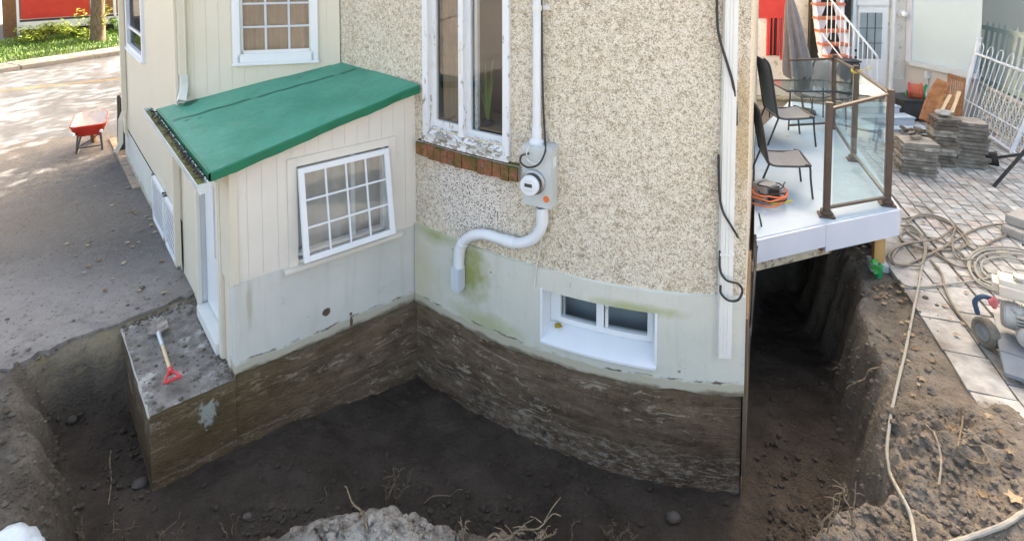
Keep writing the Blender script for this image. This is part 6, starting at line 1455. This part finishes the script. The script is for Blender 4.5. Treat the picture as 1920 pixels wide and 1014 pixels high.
clod_field('soil_clods',1,[(1640,1915,770,1012,620),(1560,1760,520,780,200),(1440,1650,940,1012,200),(450,1000,950,1012,420),(0,110,700,1012,260),(120,430,900,1010,90),(480,1380,850,1000,420),(1420,1640,640,930,260),(90,290,760,940,200),(0,330,540,630,14),(20,220,645,720,60)],M['soil'],.007,.032,5)
def leaves(name,spots,m,seed,s0=.022,s1=.045):
    rg=random.Random(seed); mb=MB()
    for (x0,x1,y0,y1,n) in spots:
        for _ in range(n):
            p=gh(rg.uniform(x0,x1),rg.uniform(y0,y1),.012); s=rg.uniform(s0,s1); a0=rg.uniform(0,6.28); P=[]; cx=p
            for k in range(10):
                a=a0+k*math.pi/5; r=s*(1.0 if k%2==0 else .6)*rg.uniform(.55,1.2); P.append(p+np.array([r*math.cos(a),r*math.sin(a),rg.uniform(0,.5)*s*.6]))
            c=mb.vs([p]); q=mb.vs(P)
            for k in range(10): mb.face([c,q+k,q+(k+1)%10])
    return stuff(mb.build(name,m,recalc=False))
leaves('fallen_leaves',[(1640,1700,535,575,22),(1690,1720,590,700,8),(1600,1650,440,480,26),(1680,1800,370,420,9),(1690,1830,430,560,10),(1700,1760,660,760,5),(1840,1915,900,960,3),(60,330,350,560,26),(235,310,340,500,16),(1720,1900,560,900,12)],M['leafmat'],4)
mb=MB(); p=gh(1900,938,.02)
for k in range(1):
    P=[p+np.array([math.cos(a)*.06*(1 if i%2==0 else .62)*random.uniform(.8,1.15),math.sin(a)*.06*(1 if i%2==0 else .62)*random.uniform(.8,1.15),.012*random.random()]) for i,a in enumerate(np.linspace(0,6.283,11)[:-1])]
    c=mb.vs([p]); q=mb.vs(P)
    for k in range(10): mb.face([c,q+k,q+(k+1)%10])
tag(mb.build('maple_leaf',mottle('tan_maple_leaf',(.34,.25,.15),(.44,.33,.21),9,.8,.1),recalc=False),'single large tan leaf on the soil in the bottom right corner','leaf')
# green weed and bottle at the bank top
q=gh(1648,520); t=thing('green_bottle','green plastic bottle stuck in the bank under the wood post','bottle',q); mb=MB(); mb.lathe(q,(.1,.1,1),[(0,.035),(.10,.036),(.14,.02),(.17,.018)],14); hp('body',mb,M['greenplast'],t,smooth=True)
mb=MB()
for k in range(14):
    c=q+[random.uniform(-.09,.02),random.uniform(-.05,.08),random.uniform(.08,.2)]; a=random.uniform(0,6.28); d=np.array([math.cos(a),math.sin(a),.3])*.05; e=np.array([-math.sin(a),math.cos(a),.2])*.028; mb.poly([c-d,c+e,c+d,c-e])
tag(mb.build('weed',M['leafgreen'],recalc=False),'bright green weed sprig at the top of the right bank','weed')
# plastic bag, bottom left corner
p=gz(22,1020,.02); mb=MB(); mb.sphere(p+[0,0,-.01],.135,3,.10,(1.2,.8,.7)); mb.sphere(p+np.array([.13,-.02,-.02]),.09,3,.10,(1,.8,.7)); tag(mb.build('plastic_bag',M['plastbag'],smooth=True),'crumpled pale blue plastic bag in the bottom left corner','bag')
# dark panel and meter cover by the far corner of the left wall
a=ay(228,168,10.4); b=ay(233,300,10.4); t=thing('dark_gate','dark narrow gate panel standing behind the far corner of the cream wall','gate',(a[0],10.4,0)); mb=MB(); mb.hexa([(b[0]-.05,10.38,.0),(b[0]+.5,10.6,.0),(b[0]+.5,10.66,.0),(b[0]-.05,10.44,.0),(a[0]-.02,10.38,a[2]-.15),(a[0]+.5,10.6,a[2]+.1),(a[0]+.5,10.66,a[2]+.1),(a[0]-.02,10.44,a[2]-.15)]); hp('panel',mb,M['bin'],t,bevel=.01); mb=MB(); mb.tube([(b[0]-.06,10.36,0),(a[0]-.03,10.36,a[2]-.1)],.03,8); hp('post',mb,M['charcoal'],t)
# ================================================================ across the street
PLa=ay(24,70,24.0); PRa=ay(300,60,27.5); hd_=(PRa-PLa); hd_[2]=0; hl=np.linalg.norm(hd_); hd_/=hl; hn=np.array([hd_[1],-hd_[0],0])
if hn[1]>0: hn=-hn
sh=thing('brick_house','brown brick house across the street with a red cloth on its porch rail','house',(PLa[0],PLa[1],0))
def HQ(px,py,o=0.0):
    d=ray(px,py); base=PLa+hn*o; k=((base[0]-0)*hn[0]+(base[1])*hn[1])/(d[0]*hn[0]+d[1]*hn[1]); return CAM+d*k
def HB(mb,x0,y0,x1,y1,o0,o1):
    yl=lambda x,y: HQ(x,y,o1)
    a,b,c,d=HQ(x0,y1,o1),HQ(x1,y1,o1),HQ(x1,y0,o1),HQ(x0,y0,o1); z0=(a[2]+b[2])/2; z1=(c[2]+d[2])/2; th=hn*(o1-o0)
    P=[[a[0],a[1],z0],[b[0],b[1],z0],[b[0]-th[0],b[1]-th[1],z0],[a[0]-th[0],a[1]-th[1],z0]]; P+=[[p[0],p[1],z1] for p in P]; mb.hexa(P)
mb=MB(); a=PLa-hd_*.3-hn*0; b=PLa+hd_*(hl+3); th=-hn*6; mb.hexa([(a[0],a[1],-.2),(b[0],b[1],-.2),(b[0]+th[0],b[1]+th[1],-.2),(a[0]+th[0],a[1]+th[1],-.2),(a[0],a[1],6),(b[0],b[1],6),(b[0]+th[0],b[1]+th[1],6),(a[0]+th[0],a[1]+th[1],6)]); hp('wall',mb,M['brickwall'],sh)
mb=MB(); HB(mb,40,-30,168,33,1.25,1.30); hp('red_cloth',mb,M['red'],sh)
mb=MB(); HB(mb,36,36,230,50,-.0,1.3); hp('porch_edge',mb,M['creamwall'],sh)
mb=MB(); HB(mb,36,32,230,36,1.2,1.27); hp('porch_rail',mb,M['charcoal'],sh)
for x in (33,172,215): mb=MB(); HB(mb,x,-30,x+5,72,1.15,1.30); hp('porch_post',mb,M['white'],sh)
mb=MB(); HB(mb,60,50,230,75,.9,.92); hp('under_porch_shade',mb,M['room'],sh)  # dark sheet put in as the shade below the porch edge
# verge and lawn, side path
vg0=far[1]+fn*1.2; lw=[vg0-fd*1.6,vg0+fd*12,PRa+hd_*3+hn*1.2,PLa+hn*1.2-hd_*.2]
mb=MB(); mb.poly([(p[0],p[1],.05) for p in lw]); struct(mb.build('lawn',M['lawn']))
rg=random.Random(3); mb=MB()
for k in range(9000):
    u,v=rg.random(),rg.random(); p=(lw[0]*(1-u)+lw[1]*u)*(1-v)+(lw[3]*(1-u)+lw[2]*u)*v
    a=rg.uniform(0,6.28); h=rg.uniform(.05,.16); d=np.array([math.cos(a)*.02,math.sin(a)*.02,0]); l=np.array([rg.uniform(-.06,.06),rg.uniform(-.06,.06),h]); b=np.array([p[0],p[1],.05]); mb.poly([b-d,b+d,b+l])
stuff(mb.build('grass',mottle('lawn_grass',(.10,.19,.02),(.18,.28,.04),3,.7,0,vec='pos'),recalc=False))  # two grass greens mixed by noise
sp0=lw[0]; mb=MB(); q=[sp0-fd*.1,PLa+hn*1-hd_*.3,PLa-hd_*3-hn*3,sp0-fd*3.2]; mb.poly([(p[0],p[1],.06) for p in q]); struct(mb.build('side_path',M['drive']))
def foliage(mb,c,rx,ry,rz,n,s,seed):
    rg=random.Random(seed); lob=[(np.array([rg.gauss(0,.5)*rx,rg.gauss(0,.5)*ry,rg.gauss(0,.45)*rz]),rg.uniform(.25,.5)) for _ in range(12)]
    for _ in range(n):
        o,r=rg.choice(lob); d=np.array([rg.gauss(0,1),rg.gauss(0,1),rg.gauss(0,1)]); d/=np.linalg.norm(d); p=np.array(c)+o+d*np.array([rx,ry,rz])*r*rg.random()**.4
        a,b=rg.uniform(0,6.28),rg.uniform(-.8,.8); u=np.array([math.cos(a),math.sin(a),b*.6])*s*rg.uniform(.6,1.3); v=np.array([-math.sin(a),math.cos(a),rg.uniform(-.5,.5)])*s*.55; mb.poly([p-u,p+v*.8,p+u,p-v*.8])
def shrub(label,c,rx,ry,rz,n,s,seed,m):
    t=thing('shrub',label,'shrub',(c[0],c[1],0)); mb=MB(); foliage(mb,c,rx,ry,rz,n,s,seed); mb.build('leaves',m,t,recalc=False); mb=MB()
    for k in range(5): mb.tube([(c[0]+random.uniform(-.1,.1),c[1],0),(c[0]+random.uniform(-.5,.5)*rx,c[1]+random.uniform(-.3,.3)*ry,c[2])],.015,5)
    mb.build('stems',M['bark'],t)
M['lime']=m_leaf('lime_shrub_leaves',(.14,.20,.015),(.30,.34,.04))
p=gz(58,86); shrub('rounded lime green shrub left of the red porch cloth',p+np.array([0,.6,.45]),.85,.7,.55,2600,.055,1,M['lime'])
p=gz(168,80); shrub('sparse bright young bush in front of the tree trunk',p+np.array([-.1,.1,.75]),.55,.4,.75,700,.07,2,M['lime'])
p=gz(128,78); shrub('low dark green planting under the porch edge',p+np.array([0,.8,.2]),1.3,.4,.3,1500,.05,3,M['green'])
p=gz(203,66); shrub('dark green bush right of the tree trunk',p+np.array([.2,.3,.3]),.5,.4,.45,800,.06,4,M['green'])
def tree(label,base,h,r0,cr,n,seed,lean=(0,0)):
    t=thing('street_tree',label,'tree',(base[0],base[1],0)); mb=MB(); pts=[np.array([base[0],base[1],-.1]),np.array([base[0],base[1],.15]),np.array([base[0]+lean[0]*.4,base[1],h*.3]),np.array([base[0]+lean[0],base[1]+lean[1],h*.75])]
    mb.tube(spline(pts,5),[r0*(1.5 if k==0 else 1.15 if k<5 else 1-.4*k/16) for k in range(16)],14)
    rg=random.Random(seed)
    for k in range(6):
        a=rg.uniform(0,6.28); e=pts[-1]+np.array([math.cos(a)*cr*.6,math.sin(a)*cr*.6,rg.uniform(.3,1.2)*cr*.5]); b=pts[2]+(pts[3]-pts[2])*rg.uniform(.4,1); mb.tube([b,(b+e)/2+[0,0,.2],e],[r0*.4,r0*.28,r0*.1],7)
    mb.build('trunk',M['bark'],t,smooth=True); mb=MB(); foliage(mb,(base[0]+lean[0],base[1]+lean[1],h),cr,cr,cr*.7,n,.16,seed); mb.build('crown',M['crown'],t,recalc=False)
tp_=gz(184,80); tree('thick brown tree trunk on the lawn across the street',(tp_[0],tp_[1]+.0),6.5,.30,3.0,2600,5,(.2,.3))
tree('street tree beyond the house whose crown dapples the road',(-4.4,19.6),7.0,.22,3.6,4200,6)
tree('young street tree close behind the house',(-2.6,16.8),6.6,.18,3.0,3000,8)
tree('street tree by the far pavement',(-6.8,23.8),7.2,.2,3.4,2600,9)
tree('second street tree further along, dappling the road edge',(-10.5,27.5),7.5,.22,3.2,1700,7)

# crumbs of dirt on the landing
bm=bmesh.new(); bmesh.ops.create_icosphere(bm,subdivisions=1,radius=1); bv=[np.array(v.co[:]) for v in bm.verts]; bf=[[v.index for v in f.verts] for f in bm.faces]; bm.free()
V=[];Fc=[]; rg=random.Random(12)
for k in range(620):
    r=rg.random()
    if r<.4: u,v=1-abs(rg.gauss(0,.07)),rg.random()
    elif r<.65: u,v=rg.random(),1-abs(rg.gauss(0,.06))
    else: u,v=rg.random(),rg.random()
    if not(0<u<1 and 0<v<1): continue
    s=.004*(6**(rg.random()**2.2)); p=lt(u,v)+[0,0,s*.3]; b=len(V); V.extend([tuple(p+q*s*rg.uniform(.7,1.25)*np.array([1.1,.9,.7])) for q in bv]); Fc.extend([[b+i for i in f] for f in bf])
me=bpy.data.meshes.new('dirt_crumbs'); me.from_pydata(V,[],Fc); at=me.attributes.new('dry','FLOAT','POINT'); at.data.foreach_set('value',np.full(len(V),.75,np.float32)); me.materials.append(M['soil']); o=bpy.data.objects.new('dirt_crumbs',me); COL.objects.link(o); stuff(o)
